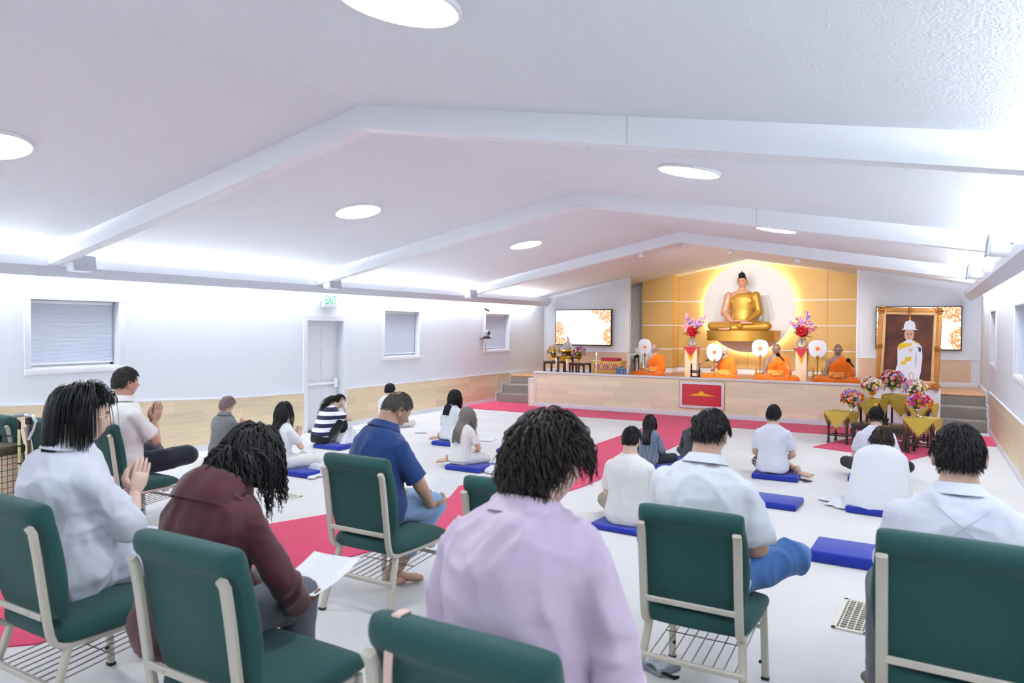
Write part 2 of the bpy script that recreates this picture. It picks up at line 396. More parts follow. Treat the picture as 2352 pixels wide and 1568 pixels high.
for i, (X, s, sn) in enumerate(((XL, 1, 'left'), (XR, -1, 'right'))):
    for px, py in (((180, 615), (757, 657), (1076, 678)) if s > 0 else ((2312, 597), (2252, 652))):
        q = onX(px, py, X+s*.42); y = float(q[1]); z = 2.50
        side = ('left wall cove beside the first ceiling beam', 'left wall cove above the exit sign', 'left wall cove nearest the stage')[[180, 757, 1076].index(px)] if s > 0 else ('right wall cove, the larger nearer one' if px == 2312 else 'right wall cove end by the stage')
        e = empty('wall_speaker', (X+s*.31, y, z), 0, 'white wall speaker on the '+side, 'speaker', 'speakers on the coves')
        Mz = Matrix.Rotation(radians(-6*s), 3, 'Y').to_4x4()
        MB().cbox((s*.16, 0, .02), (.17, .27, .19), bev=.035, M=Mz).build('cabinet', M_WPLAS, e)
        MB().cbox((s*.246, 0, .02), (.02, .26, .18), bev=.009, M=Mz).build('grille', M_GRILL, e)
        MB().cbox((s*.257, 0, .0), (.004, .03, .005), M=Mz).build('maker_plate', mat('mid_grey', '#7d7f86'), e, smooth=False)
        MB().cbox((s*.04, -.15, .02), (.10, .012, .045), bev=.004).cbox((s*.006, -.1, .02), (.012, .11, .06), bev=.004).build('bracket', M_WPLAS, e)
        MB().ell((s*.085, -.16, .02), (.012, .006, .012)).build('bracket_bolt', mat('steel', '#b5b7bb', .3, metal=.8), e)
# ------------------------------------------------------------------ round ceiling lamps
def lamp(x, y, lab):
    z = zc(x); tilt = math.atan(SLOPE_R) if x > XM else -math.atan(SLOPE)
    e = empty('ceiling_lamp', (x, y, z), 0, lab, 'lamp', 'round ceiling lamps'); e.rotation_euler = (0, tilt, 0)
    MB().lathe([(.275, .01), (.282, -.005), (.282, -.022), (.268, -.028), (.262, -.02)], 40).build('lamp_rim', M_WPLAS, e)
    MB().lathe([(.262, -.012), (.25, -.026), (.0, -.029)], 40).build('diffuser', M_LAMP, e)
lamp(-2.02, 2.50, 'large round lit ceiling lamp cut by the top edge of the photo')
lamp(-6.15, 2.74, 'round lit ceiling lamp cut by the left edge of the photo')
lamp(-5.96, 6.60, 'round lit ceiling lamp above the door, between first and second beam')
lamp(-1.82, 6.31, 'round lit ceiling lamp on the right slope between first and second beam')
lamp(-5.89, 10.70, 'round lit ceiling lamp on the left slope before the third beam')
lamp(-1.80, 10.55, 'round lit ceiling lamp on the right slope before the third beam')
lamp(-5.96, -1.2, 'round lit ceiling lamp behind the camera, left slope'); lamp(-1.9, -1.2, 'round lit ceiling lamp behind the camera, right slope')
e = empty('smoke_detector', (-4.0, 8.70, ZR-.19), 0, 'small white smoke detector under the apex of the second beam', 'detector')
MB().lathe([(.10, 0), (.105, -.012), (.10, -.02), (.0, -.022)], 24).build('base', M_WPLAS, e)
MB().lathe([(.07, -.02), (.065, -.035), (.0, -.038)], 20).build('cover', M_WPLAS, e)
for x, lb in ((-4.75, 'left of'), (-3.9, 'at'), (-3.05, 'right of'), (-1.9, 'far right of')):
    zz = zc(x)-.19
    e = empty('spotlight', (x, 13.26, zz), 0, 'small white spotlight under the third beam, %s its apex' % lb, 'spotlight', 'spotlights under the third beam')
    MB().lathe([(.03, 0), (.03, -.02), (.012, -.025), (.012, -.04)], 14).build('mount', M_WPLAS, e)
    MB().lathe([(.0, -.035), (.045, -.04), (.05, -.09), (.04, -.092), (.0, -.075)], 16).build('spot_head', M_WPLAS, e)
    l = bpy.data.lights.new('stage_spot', 'SPOT'); l.energy = SPOT_POWER; l.spot_size = radians(73); l.spot_blend = .7; l.shadow_soft_size = .06; l.color = (1.0, .97, .93)
    lo = bpy.data.objects.new('stage_spot', l); COL.objects.link(lo); lo.location = (x, 13.30, zz-.12); lo.rotation_euler = (Vector((x*.4+XM*.6, 17.8, 1.5))-Vector((x, 13.3, zz-.12))).to_track_quat('-Z', 'Y').to_euler()
# ------------------------------------------------------------------ stage
STX0, STX1 = -7.65, -0.02         # parapet ends
struct(MB().box((XL, 15.53, .02), (XR, YB, ZST)).box((STX0, YF+.06, .02), (STX1, 15.53, ZST)).build('floor_stage', M_STFL, smooth=False))
par = struct(MB().box((STX0, YF+.012, 0), (STX1, YF+.06, ZPAR-.03)).build('wall_stage', M_TRIM, smooth=False))
rows, L = 6, 1.08; h = (ZPAR-.03-.095)/rows
for r_ in range(rows):
    x = STX0+.02-rnd.random()*.9
    while x < STX1-.02:
        a = max(x, STX0+.02); b = min(x+L, STX1-.02); x += L
        if b-a < .03: continue
        g = .0003; t = .011+.0012*rnd.random()
        box_obj('plank', (a+g, YF+.012-t, .095+r_*h+g), (b-g, YF+.012, .095+(r_+1)*h-g), M_WOOD, par)
box_obj('top_rail', (STX0-.03, YF-.03, ZPAR-.035), (STX1+.02, YF+.14, ZPAR), M_TRIM, par, .006)
box_obj('base_rail', (STX0-.02, YF-.015, 0), (STX1+.02, YF+.012, .10), M_TRIM, par, .006)
box_obj('end_rail', (STX0-.03, YF-.02, .10), (STX0+.02, YF+.06, ZPAR-.035), M_TRIM, par, .005)
# parapet stair cheek at the left
ck = struct(MB().box((STX0-.14, YF-.02, 0), (STX0-.03, 15.5, .61)).build('trim_stair_cheek', M_WOOD, smooth=False))
box_obj('cheek_cap', (STX0-.17, YF-.05, .61), (STX0-.02, 15.5, .645), M_TRIM, ck, .006)
box_obj('cheek_edge', (STX0-.165, YF-.03, 0), (STX0-.135, YF-.005, .61), M_TRIM, ck, .004)
for nm, xa, xb in (('left', XL+.03, STX0-.14), ('right', .22, XR-.02)):
    st = struct(empty('floor_stair_'+nm, ((xa+xb)/2, 14.83, 0))); w = xb-xa
    for k, (ya, yb, z) in enumerate(((0, .30, .20), (.27, .72, .405), (.68, 1.0, .585))):
        if k < 2: MB().cbox((0, (ya+yb)/2, z/2), (w, yb-ya, z), bev=.018).build('step', M_STEP, st)
        else: MB().cbox((0, (ya+yb)/2-.01, z/2), (w, yb-ya, z-.03), bev=.006).build('step', M_STEP, st); MB().cbox((0, .85, .592), (w, .36, .026), bev=.006).build('landing_board', M_STFL, st)
    side = -w/2-.012 if nm == 'left' else w/2-.014
    for ya, yb, za, zb in ((-.03, .02, 0, .21), (-.03, .30, .21, .25), (.25, .30, .25, .41), (.25, .72, .41, .45), (.68, .73, .45, .60), (.68, 2.55, .60, .68)):
        MB().box((side-(.03 if nm == 'left' else 0), ya, za), (side+(.012 if nm == 'left' else .04), yb, zb)).build('stair_skirting', M_TRIM, st, smooth=False)
struct(MB().box((-.02, YF+.1, 0), (.22, 15.53, .78)).build('wall_stage_end', M_TRIM, smooth=False))
# panels left and right of the gold recess
PLX, PRX = -6.54, -1.265
def back_panel(name, xa, xb, inner):
    o = MB()
    p = [(xa, ZST), (xb, ZST), (xb, zc(xb)+.03), (xa, zc(xa)+.03)]
    o.prism(p, .12, Matrix(((1,0,0,0),(0,0,1,YP),(0,1,0,0),(0,0,0,1))))
    w_ = struct(o.build(name, M_WALL, smooth=False))
    box_obj('dado_panel', (xa+.05, YP-.010, ZST+.1), (xb-.03 if xb < 0 else xb-.16, YP+.1, 1.16), M_WOODP, w_)
    box_obj('dado_cap', (xa, YP-.02, 1.16), (xb, YP+.1, 1.185), M_TRIM, w_, .004)
    box_obj('skirting', (xa, YP-.02, ZST), (xb, YP+.1, ZST+.1), M_TRIM, w_, .005)
    for xe in (xa+.02, xb-.02): box_obj('edge_trim', (xe-.022, YP-.014, 1.185), (xe+.022, YP, zc(xe)), M_TRIM, w_)
    return w_
back_panel('wall_panel_left', XL, PLX, PLX); back_panel('wall_panel_right', PRX, XR, PRX)
# gold wall with white strips, panel by panel
gw = struct(empty('wall_gold', (XM, YB, ZST)))
zb = [ZST+.12, 1.235, 1.875, 2.527, 3.7]; GP = .62
xL0, xL1 = float(onY(1475, 700, YB-GP)[0]), float(onY(1545, 700, YB-GP)[0]); xs = [xL0, xL1, -4.0, float(onY(1901, 700, YB-.05)[0]), PRX+.35]
for i in range(len(xs)-1):
    dep = GP if i == 0 else .05
    for k in range(4):
        a, b = xs[i]+.004, xs[i+1]-.004; z0, z1 = zb[k]+.012, zb[k+1]-.012
        if k < 3: pl = [(a, z0), (b, z0), (b, z1), (a, z1)]
        else: pl = [(a, z0), (b, z0), (b, zc(b)+.02)]+([(XM, ZR+.02)] if a < XM < b else [])+[(a, zc(a)+.02)]
        pl = [(x-XM, z-ZST) for x, z in pl]
        MB().prism(pl, dep, Matrix(((1,0,0,0),(0,0,1,-dep),(0,1,0,0),(0,0,0,1)))).build('gold_panel', M_GOLD, gw, smooth=False)
    for k in (1, 2, 3):
        MB().box((xs[i]-XM, -dep-.007, zb[k]-ZST-.012), (xs[i+1]-XM+(.007 if i == 0 else 0), 0, zb[k]-ZST+.012)).build('white_strip', M_TRIM, gw, smooth=False)
    MB().box((xs[i]-XM, -dep-.015, 0), (xs[i+1]-XM+(.015 if i == 0 else 0), 0, .12)).build('skirting', M_TRIM, gw, smooth=False)
# red carpets
q = lambda px, py: tuple(onZ(px, py)[:2])
run = [(-4.33, 13.2), (-4.35, 10.1), (-4.38, 7.4), (-4.62, 6.1), (-4.90, 5.05), (-5.10, 4.55), (-5.6, 3.2), (-6.4, 1.2), (-5.3, 1.2), (-4.31, 2.12), (-3.93, 3.81), (-3.62, 5.2), (-3.30, 7.4), (-3.24, 10.4), (-3.22, 13.2)]
single('aisle_runner', MB().prism([(x+3.8, y-8) for x, y in run[::-1]], .008), M_RED, 'long red runner carpet down the aisle towards the stage', 'carpet', loc=(-3.8, 8, 0), smooth=False)
single('stage_carpet', MB().prism([(-5.0, -.57), (4.99, -.57), (4.99, .57), (-3.67, .57), (-3.67, 1.0), (-5.0, 1.0)], .0085), M_RED, 'red carpet strip along the foot of the stage', 'carpet', loc=(XM, 13.77, 0), smooth=False)
# ------------------------------------------------------------------ things on and around the stage
M_GLD = mat('gold_paint', '#c3933c', .42, metal=.4)
M_GLD2 = mat('bright_gold', '#e0a81f', .25, metal=.8)
M_SKINB = mat('statue_skin', '#dda287', .45, coat=.2)
M_HAIRB = mat('statue_hair', '#15151a', .5, bump=.5, bscale=160)
M_DARKW = mat('dark_rosewood', '#2c1a17', .28, var=.15, vscale=6, stretch=(1, 1, 10), coat=.3)
M_BROWNW = mat('brown_rosewood', '#4a2720', .3, var=.15, vscale=6, stretch=(1, 1, 10), coat=.3)
M_STEEL = mat('steel', '#b5b7bb', .3, metal=.8)
M_CHROME = mat('chrome', '#d4d6da', .15, metal=1.0)
M_GLASS = mat('clear_glass', '#f2f6fa', .03, trans=.92, ior=1.45)
M_LEAF = mat('leaf_green', '#3c6b2f', .5, var=.25, vscale=30, rnd=.15)
def flowermat(n, c): return mat('petal_'+n, c, .6, var=.12, vscale=40)
PET = {k: flowermat(k, c) for k, c in dict(pink='#f2a3b4', hot='#d43a73', white='#f7eee4', orange='#ee7d21', yellow='#f4cf4b', lilac='#b49ae0', red='#b01528', peach='#f3b48e', cream='#f5e3c4').items()}
def zat(px, py, Y): return float(onY(px, py, Y)[2])
def xat(px, Y, py=800): return float(onY(px, py, Y)[0])

# television screens
def screen_mat():
    m = mat('screen_picture', '#000000', .3); nt, L, b = nodes_of(m)
    tc = nt.new('ShaderNodeTexCoord'); sep = nt.new('ShaderNodeSeparateXYZ'); L.new(tc.outputs['Generated'], sep.inputs[0])
    vo = nt.new('ShaderNodeTexVoronoi'); vo.inputs['Scale'].default_value = 24; mp = nt.new('ShaderNodeMapping'); mp.inputs['Scale'].default_value = (1.75, 1, 1)
    L.new(tc.outputs['Generated'], mp.inputs[0]); L.new(mp.outputs[0], vo.inputs['Vector'])
    ns = nt.new('ShaderNodeTexNoise'); ns.inputs['Scale'].default_value = 16; L.new(mp.outputs[0], ns.inputs['Vector'])
    def mth(op, a, b_=None):
        n = nt.new('ShaderNodeMath'); n.operation = op
        for i, v in enumerate((a, b_)):
            if v is None: continue
            if hasattr(v, 'is_linked') or hasattr(v, 'links'): L.new(v, n.inputs[i])
            else: n.inputs[i].default_value = v
        return n.outputs[0]
    def blob(cx, cz, rx, rz):
        dx = mth('DIVIDE', mth('SUBTRACT', sep.outputs[0], cx), rx); dz = mth('DIVIDE', mth('SUBTRACT', sep.outputs[2], cz), rz)
        r2 = mth('ADD', mth('MULTIPLY', dx, dx), mth('MULTIPLY', dz, dz))
        return mth('SUBTRACT', 1.0, r2)
    tot = None
    for bl in ((.93, .86, .16, .25), (.82, .95, .18, .12), (.05, .42, .13, .30), (.97, .25, .12, .33), (.05, .1, .2, .12)):
        v = blob(*bl); tot = v if tot is None else mth('MAXIMUM', tot, v)
    msk = mth('ADD', tot, mth('MULTIPLY', mth('SUBTRACT', ns.outputs[0], .5), 2.2))
    rp = nt.new('ShaderNodeValToRGB'); rp.color_ramp.elements[0].position = .15; rp.color_ramp.elements[0].color = (0, 0, 0, 1); rp.color_ramp.elements[1].position = .35; rp.color_ramp.elements[1].color = (1, 1, 1, 1)
    L.new(msk, rp.inputs[0])
    r2 = nt.new('ShaderNodeValToRGB'); e = r2.color_ramp.elements; e[0].position = .12; e[0].color = lin('#fff6ee'); e[1].position = .62; e[1].color = lin('#c98a52')
    q_ = e.new(.38); q_.color = lin('#f3cfae')
    L.new(vo.outputs['Distance'], r2.inputs[0])
    mx = nt.new('ShaderNodeMix'); mx.data_type = 'RGBA'; mx.inputs[6].default_value = lin('#fffaf2')
    L.new(rp.outputs[0], mx.inputs[0]); L.new(r2.outputs[0], mx.inputs[7])
    # soft cream glow towards the sides of the picture
    L.new(mx.outputs[2], b.inputs['Emission Color']); b.inputs['Emission Strength'].default_value = .85
    return m
M_SCR = screen_mat()
for lab, pxs in (('wall television left of the gold recess, floral cream picture', ((1276, 711), (1405, 794))), ('wall television behind the framed portrait, floral cream picture', ((2012, 704), (2209, 805)))):
    a = onY(*pxs[0], YP-.06); b = onY(*pxs[1], YP-.06); w, h = b[0]-a[0], a[2]-b[2]
    e = empty('television', ((a[0]+b[0])/2, YP-.055, (a[2]+b[2])/2), 0, lab, 'television', 'televisions on the back panels')
    MB().cbox((0, 0, 0), (w, .06, h), bev=.008).build('housing', M_BLACK, e)
    MB().box((-w/2+.02, -.034, -h/2+.022), (w/2-.02, -.0295, h/2-.02)).build('screen', M_SCR, e, smooth=False)
    tx = MB()
    for k, (wd, zz) in enumerate(((.24, -.19), (.34, -.25), (.26, -.31))):
        MB().box((-wd*w, -.0355, zz*h), (wd*w, -.0345, (zz+.012)*h)).build('caption_line', mat('screen_text', '#e9dccb', .5, emit='#efe2d2', estr=.9), e, smooth=False)
# halo disc with light behind it
dc = empty('halo_disc', (-3.985, YB-.16, 2.335), 0, 'large white disc glowing at its rim behind the golden statue', 'disc')
MB().lathe([(0, 0), (1.155, 0), (1.16, .006), (1.16, .05), (1.15, .055), (0, .055)], 96).xf(Matrix.Rotation(pi/2, 4, 'X')).build('disc_face', M_DISC, dc)
MB().lathe([(1.09, -.01), (1.105, -.01), (1.105, -.03), (1.09, -.03)], 96, cap=False).xf(Matrix.Rotation(pi/2, 4, 'X')).build('led_ring', mat('warm_led', '#ffffff', .5, emit='#fff4dc', estr=HALO_POWER), dc)
# seat shelf and statue
BX, BY, BZ = -3.985, 18.50, 1.49
sh = empty('statue_base', (BX, BY, BZ), 0, 'round gold drum base fixed to the wall under the statue', 'base')
a = np.linspace(pi, 2*pi, 49); pl = [(.82*cos(t), .82*sin(t)) for t in a]+[(.82, .785), (-.82, .785)]
MB().prism(pl, .255).build('drum', M_GLD, sh, sharp=30)
MB().prism([(x*1.012, y*1.012) for x, y in pl], .014, Matrix.Translation((0, 0, .245))).build('drum_lip', M_GLD, sh, sharp=30)
def remesh(mb, vox, smooth=6, fac=.5, name='skin'):
    me = mb.mesh(name, [M_SKINB], False)
    r = evaluate(me, [('REMESH', dict(mode='VOXEL', voxel_size=vox, use_smooth_shade=True)), ('SMOOTH', dict(iterations=smooth, factor=fac))])
    bpy.data.meshes.remove(me); r.materials.clear(); return r
def mverts(me):
    v = np.zeros(len(me.vertices)*3); me.vertices.foreach_get('co', v); return v.reshape(-1, 3)
def fcent(me):
    c = np.zeros(len(me.polygons)*3); me.polygons.foreach_get('center', c); return c.reshape(-1, 3)
def ring(c, rx, ry, n=20, tilt=0, ex=2.0):
    a = np.arange(n)*2*pi/n; cs, sn = np.cos(a), np.sin(a)
    x = rx*np.sign(cs)*np.abs(cs)**(2/ex); y = ry*np.sign(sn)*np.abs(sn)**(2/ex)
    return np.stack([c[0]+x, c[1]+y*cos(tilt), c[2]+y*sin(tilt)], 1)
def icos(sub):
    bm = bmesh.new(); bmesh.ops.create_icosphere(bm, subdivisions=sub, radius=1.0); bm.verts.index_update()
    r = np.array([v.co[:] for v in bm.verts]), [tuple(v.index for v in f.verts) for f in bm.faces]; bm.free(); return r
_ICO = {k: icos(k) for k in (3, 4, 5, 6)}
HA, HB, HC = .076, .097, .118
def head_r(D):
    """head surface for unit directions D: x right, y face, z up"""
    x, y, z = D[:, 0], D[:, 1], D[:, 2]
    sm = lambda a, b, t: np.clip((t-a)/(b-a), 0, 1)**2*(3-2*np.clip((t-a)/(b-a), 0, 1))
    low = sm(0.05, -1.0, z)
    P = np.stack([x*HA*(1-.30*low), y*HB, z*HC], 1)
    bk = sm(.2, -1, y)*low; P[:, 1] += bk*.045          # neck side tucked in
    P[:, 1] += sm(.0, -.9, z)*np.clip(y, 0, 1)*.006
    P[:, 1] -= .012*sm(.35, 1.0, z)*np.clip(y, 0, 1)
    g = lambda cx, cz, sx, sz: np.exp(-((x-cx)/sx)**2-((z-cz)/sz)**2)*(y > 0)
    P[:, 1] += .0245*g(0, -.235, .095, .11)+.012*g(0, -.08, .07, .15)          # nose
    for s in (-1, 1):
        P[:, 1] += .006*g(s*.11, -.27, .06, .05)                            # nostril wings
        P[:, 1] -= .0105*g(s*.36, .0, .17, .085)                             # eye sockets
        P[:, 1] += .0045*g(s*.36, -.005, .10, .05)                           # lids
        P[:, 1] += .0045*g(s*.36, .15, .24, .05)                             # brows
        P[:, 1] += .003*g(s*.45, -.25, .2, .15)                              # cheeks
    P[:, 1] += .0075*g(0, -.50, .19, .045)+.0075*g(0, -.585, .16, .045)-.004*g(0, -.543, .22, .018)   # lips
    P[:, 1] += .010*g(0, -.82, .24, .13)                                     # chin
    return P
def head_mesh(mb, M4, sub=5, skin=0, lip=None, brow=None, lid=None, ears=True, shut=True):
    """adds a head to mb; material indices for lips, brows and eyelid lines"""
    D, F = _ICO[sub]; P = head_r(D); mi = np.full(len(F), skin); C = D[np.array(F)].mean(1)
    x, y, z = C[:, 0], C[:, 1], C[:, 2]; fr = y > 0
    if lip is not None: mi[fr & ((x/.21)**2+((z+.545)/.075)**2 < 1)] = lip
    if brow is not None: mi[fr & (np.abs(np.abs(x)-.36) < .22) & (np.abs(z-.165+.35*(np.abs(x)-.36)**2*4) < .036)] = brow
    if lid is not None: mi[fr & (np.abs(np.abs(x)-.36) < .14) & (np.abs(z+.03+.5*(.14**2-(np.abs(x)-.36)**2)) < .036)] = lid
    A = np.array(M4); T = lambda V: (np.c_[V, np.ones(len(V))]@A.T)[:, :3]
    n = mb.n; mb.v.append(T(P)); mb.f += [tuple(i+n for i in f) for f in F]; mb.m += list(mi); mb.n += len(P)
    if ears:
        for s in (-1, 1):
            q = MB(); k = 14; a = np.arange(k)*2*pi/k
            rings = []
            for r_, o_ in ((.15, .004), (.62, .002), (.86, .009), (1.0, .011), (1.0, .003), (.75, -.006)):
                zz = .031*r_*np.sin(a); yy = .0185*r_*np.cos(a)*(1+.18*np.sin(a))
                rings.append(np.stack([np.full(k, s*(HA-.004))+s*(o_+.004-.35*yy*1.0), -.012+yy-.06*zz, -.012+zz], 1))
            q.loft(rings if s > 0 else [r__[::-1] for r__ in rings]); mb.add(T(q.arr()), q.f, skin)
# the statue: one body surface split by material
def build_statue():
    e = empty('seated_statue', (BX, BY-.02, BZ+.255), 0, 'golden seated meditating statue with black topknot above the monks', 'statue')
    b = MB(); S = 1.0
    rr = [(.0, .34, .28), (.12, .325, .25), (.26, .295, .22), (.45, .28, .195), (.62, .30, .20), (.76, .325, .20), (.85, .315, .175), (.91, .235, .145), (.95, .13, .11), (1.0, .088, .092), (1.10, .08, .088)]
    b.loft([ring((0, .18-.02*z, .06+z), rx, ry, 28, 0, 2.3) for z, rx, ry in rr])
    for s in (-1, 1):
        sh_, el, wr = np.array([s*.335, .16, .88]), np.array([s*.43, .10, .46]), np.array([s*.16, -.22, .215])
        t = np.linspace(0, 1, 8)[:, None]; up = sh_*(1-t)+el*t; fo = el*(1-t)+wr*t
        b.tube(up, np.linspace(.108, .09, 8), 16); b.tube(fo, np.linspace(.092, .058, 8), 16); b.ell(sh_+[0, 0, .0], .108); b.ell(el, .092)
        # thighs and shins
        hip, kn, an = np.array([s*.2, .12, .13]), np.array([s*.64, -.16, .115]), np.array([-s*.14, -.46, .12 if s < 0 else .07])
        b.tube(hip*(1-t)+kn*t, np.linspace(.17, .128, 8), 18, flat=.85); b.ell(kn, (.145, .145, .118))
        b.tube(kn*(1-t)+an*t, np.linspace(.13, .085, 8), 18, flat=.9)
    b.ell((0, -.12, .1), (.42, .30, .10))
    b.ell((.14, .02, .75), (.15, .03, .09)); b.ell((-.14, .02, .75), (.15, .03, .09))
    me = remesh(b, .016, 6); C = fcent(me)
    x, y, z = C.T
    # right shoulder (viewer's left) and right arm bare
    skin = ((x < -.05) & (z > .82+.62*(x+.27)) & (z > .62)) | ((x < -.31) & (z > .26)) | ((z > .955) & (np.abs(x) < .16)) | ((x < -.14) & (y < .02) & (z > .2) & (z < .52) & (x < -.16-.0*z) & (x+.0 < -.22+.55*(.46-z)))
    me.materials.append(M_GLD); me.materials.append(M_SKINB)
    me.polygons.foreach_set('material_index', skin.astype(np.int32)); mobj('body', me, e)
    # hands and feet
    def hand(wr, tip, up, sc):
        h = MB(); wr, tip = np.array(wr), np.array(tip); d, u, w = perp(tip-wr); L_ = np.linalg.norm(tip-wr)
        sdv = np.cross(np.array(up, float), d); sdv /= np.linalg.norm(sdv)
        h.tube([wr, wr+d*L_*.28, wr+d*L_*.5], [.045*sc, .058*sc, .055*sc], 10, flat=.5, side=sdv)
        for k in range(4): o = sdv*(k-1.5)*.027*sc; h.tube([wr+d*L_*.45+o, wr+d*L_*.75+o, wr+d*L_*(1-.05*abs(k-1.3))+o*.9], [.0155*sc, .014*sc, .009*sc], 8)
        h.tube([wr+d*L_*.12-sdv*.045*sc, wr+d*L_*.35-sdv*.075*sc, wr+d*L_*.58-sdv*.06*sc], [.02*sc, .017*sc, .011*sc], 8)
        return h
    h = hand((-.19, -.25, .235), (.06, -.36, .225), (0, 0, 1), 1.25); h2 = hand((.19, -.25, .235), (-.06, -.38, .25), (0, 0, 1), 1.25)
    h.build('hand', M_SKINB, e); h2.build('hand', M_SKINB, e)
    for x0, x1, z0, yy in ((.10, .36, .20, -.44), (-.14, -.42, .045, -.5)):
        MB().tube([(x0, yy, z0), ((x0+x1)/2, yy-.02, z0-.005), (x1, yy+.03, z0-.01)], [.05, .052, .03], 12, flat=.55, side=(0, 1, .3)).build('foot', M_SKINB, e)
    hd = MB(); hm = Matrix.Translation((0, .13, 1.235)) @ Matrix.Rotation(pi, 4, "Z") @ Matrix.Diagonal((1.52, 1.5, 1.42, 1))
    head_mesh(hd, hm, 5, 0, 1, 2, 2)
    hd.tube([(0, .165, .98), (0, .15, 1.10), (0, .14, 1.17)], [.088, .08, .085], 16)
    hd.build('head', [M_SKINB, mat('statue_lips', '#b8606a', .4), M_HAIRB], e, sharp=False)
    hr = MB(); D, F = _ICO[4]; P = head_r(D)*1.06; hl_ = D[:, 2]-np.interp(D[:, 1], [-1, -.5, -.2, .3, .55, 1], [-.55, -.55, .0, .15, .36, .46]); keep = [f for f in F if min(hl_[list(f)]) > 0]
    A = np.array(hm); hr.add((np.c_[P, np.ones(len(P))]@A.T)[:, :3], keep)
    hr.lathe([(.09, 1.38), (.085, 1.41), (.065, 1.45), (.03, 1.475), (0.002, 1.48)], 20, c=(0, .10, 0))
    ho = hr.build('hair', M_HAIRB, e)
    MB().lathe([(.016, 1.475), (.022, 1.49), (.012, 1.51), (.002, 1.53)], 10, c=(0, .10, 0)).build('hair_jewel', mat('jewel', '#d98a66', .3), e)
    MB().ell((0, .13-.148, 1.30), (.006, .004, .006)).build('forehead_mark', M_HAIRB, e)
    # robe edge across the chest
    pth = [(-.33+.62*t, -.03-.028*sin(pi*t), .60+.375*t-.045*sin(pi*t)) for t in np.linspace(0, 1, 14)]
    # slightly larger than the living people behind the rail
    sc_ = 1.0
    e.scale = (sc_,)*3
    return e
build_statue()

# ------------------------------------------------------------------ flowers
def rose_mesh(name, m, r=.03, lay=3):
    b = MB()
    for k in range(lay):
        n = 5; rr = r*(1-.28*k)
        for j in range(n):
            a = 2*pi*(j+.5*k)/n; t = .55+.35*k
            c = np.array([cos(a), sin(a), 0]); s_ = np.array([-sin(a), cos(a), 0]); z = np.array([0, 0, 1.])
            d = c*cos(t)+z*sin(t)
            b.add([c*.002, c*.3*rr+d*.35*rr-s_*rr*.45, d*rr-s_*rr*.32+z*.1*rr, d*rr*1.12+z*.12*rr, d*rr+s_*rr*.32+z*.1*rr, c*.3*rr+d*.35*rr+s_*rr*.45], [(0, 1, 2, 3), (0, 3, 4, 5)])
    b.ell((0, 0, r*.35), r*.32, nu=6, nv=4)
    return b.mesh(name, [m])
ROSE = {k: rose_mesh('blossom_'+k, m) for k, m in PET.items()}
def leaf_mesh():
    b = MB(); L_ = .075; w = .018
    b.add([(0, 0, 0), (-w, L_*.35, .004), (-w*.8, L_*.7, 0), (0, L_, -.012), (w*.8, L_*.7, 0), (w, L_*.35, .004), (0, L_*.4, .010), (0, L_*.72, .004)],
          [(0, 6, 1), (1, 6, 7, 2), (2, 7, 3), (0, 5, 6), (5, 4, 7, 6), (4, 3, 7)]); return b.mesh('leaf', [M_LEAF])
LEAF = leaf_mesh()
def orient(o, d, roll=0.0, s=1.0):
    o.rotation_mode = 'QUATERNION'; o.rotation_quaternion = Vector(d).to_track_quat('Z', 'Y') @ Euler((0, 0, roll)).to_quaternion(); o.scale = (s,)*3
def bouquet(e, c, r, pal, n, seed, nl=10, fs=1.0, flat=.85):
    rg = random.Random(seed); c = Vector(c)
    MB().ell(c-Vector((0, 0, r*.15)), (r*.62, r*.62, r*.5), nu=12, nv=8).build('foliage_core', M_LEAF, e)
    for i in range(n):
        z = 1-1.35*(i+.5)/n; a = i*2.39996+rg.random()*.4; q_ = sqrt(max(0, 1-z*z)); d = Vector((q_*cos(a), q_*sin(a), z))
        o = mobj('blossom', ROSE[rg.choice(pal)], e, c+Vector((d.x*r, d.y*r, d.z*r*flat))*(.86+.2*rg.random())); orient(o, d, rg.random()*6, fs*(.8+.5*rg.random()))
    for i in range(nl):
        a = i*2*pi/nl+rg.random()*.5; d = Vector((cos(a), sin(a), -.25+.7*rg.random()))
        o = mobj('leaf', LEAF, e, c+d*r*.62); o.rotation_euler = Euler((rg.uniform(-.5, .4), rg.uniform(-.4, .4), a-pi/2)); o.scale = (fs*1.15,)*3
def bowl(e, m, h=.12, r=.05, z0=0, glass=False):
    MB().lathe([(0, z0), (r*.75, z0), (r*.78, z0+.008), (r*.3, z0+.02), (r*.22, z0+h*.42), (r*.45, z0+h*.5), (r*.95, z0+h*.72), (r*1.1, z0+h), (r*.98, z0+h), (r*.8, z0+h*.72), (0, z0+h*.6)], 22).build('stem_bowl', m, e)
def arrangement(loc, h, r, pal, n, seed, lab, m=M_GLD2, fs=1.0, group=None):
    e = empty('flower_arrangement', loc, 0, lab, 'flowers', group); bowl(e, m, h, h*.45); bouquet(e, (0, 0, h+r*.55), r, pal, n, seed, 11, fs); return e

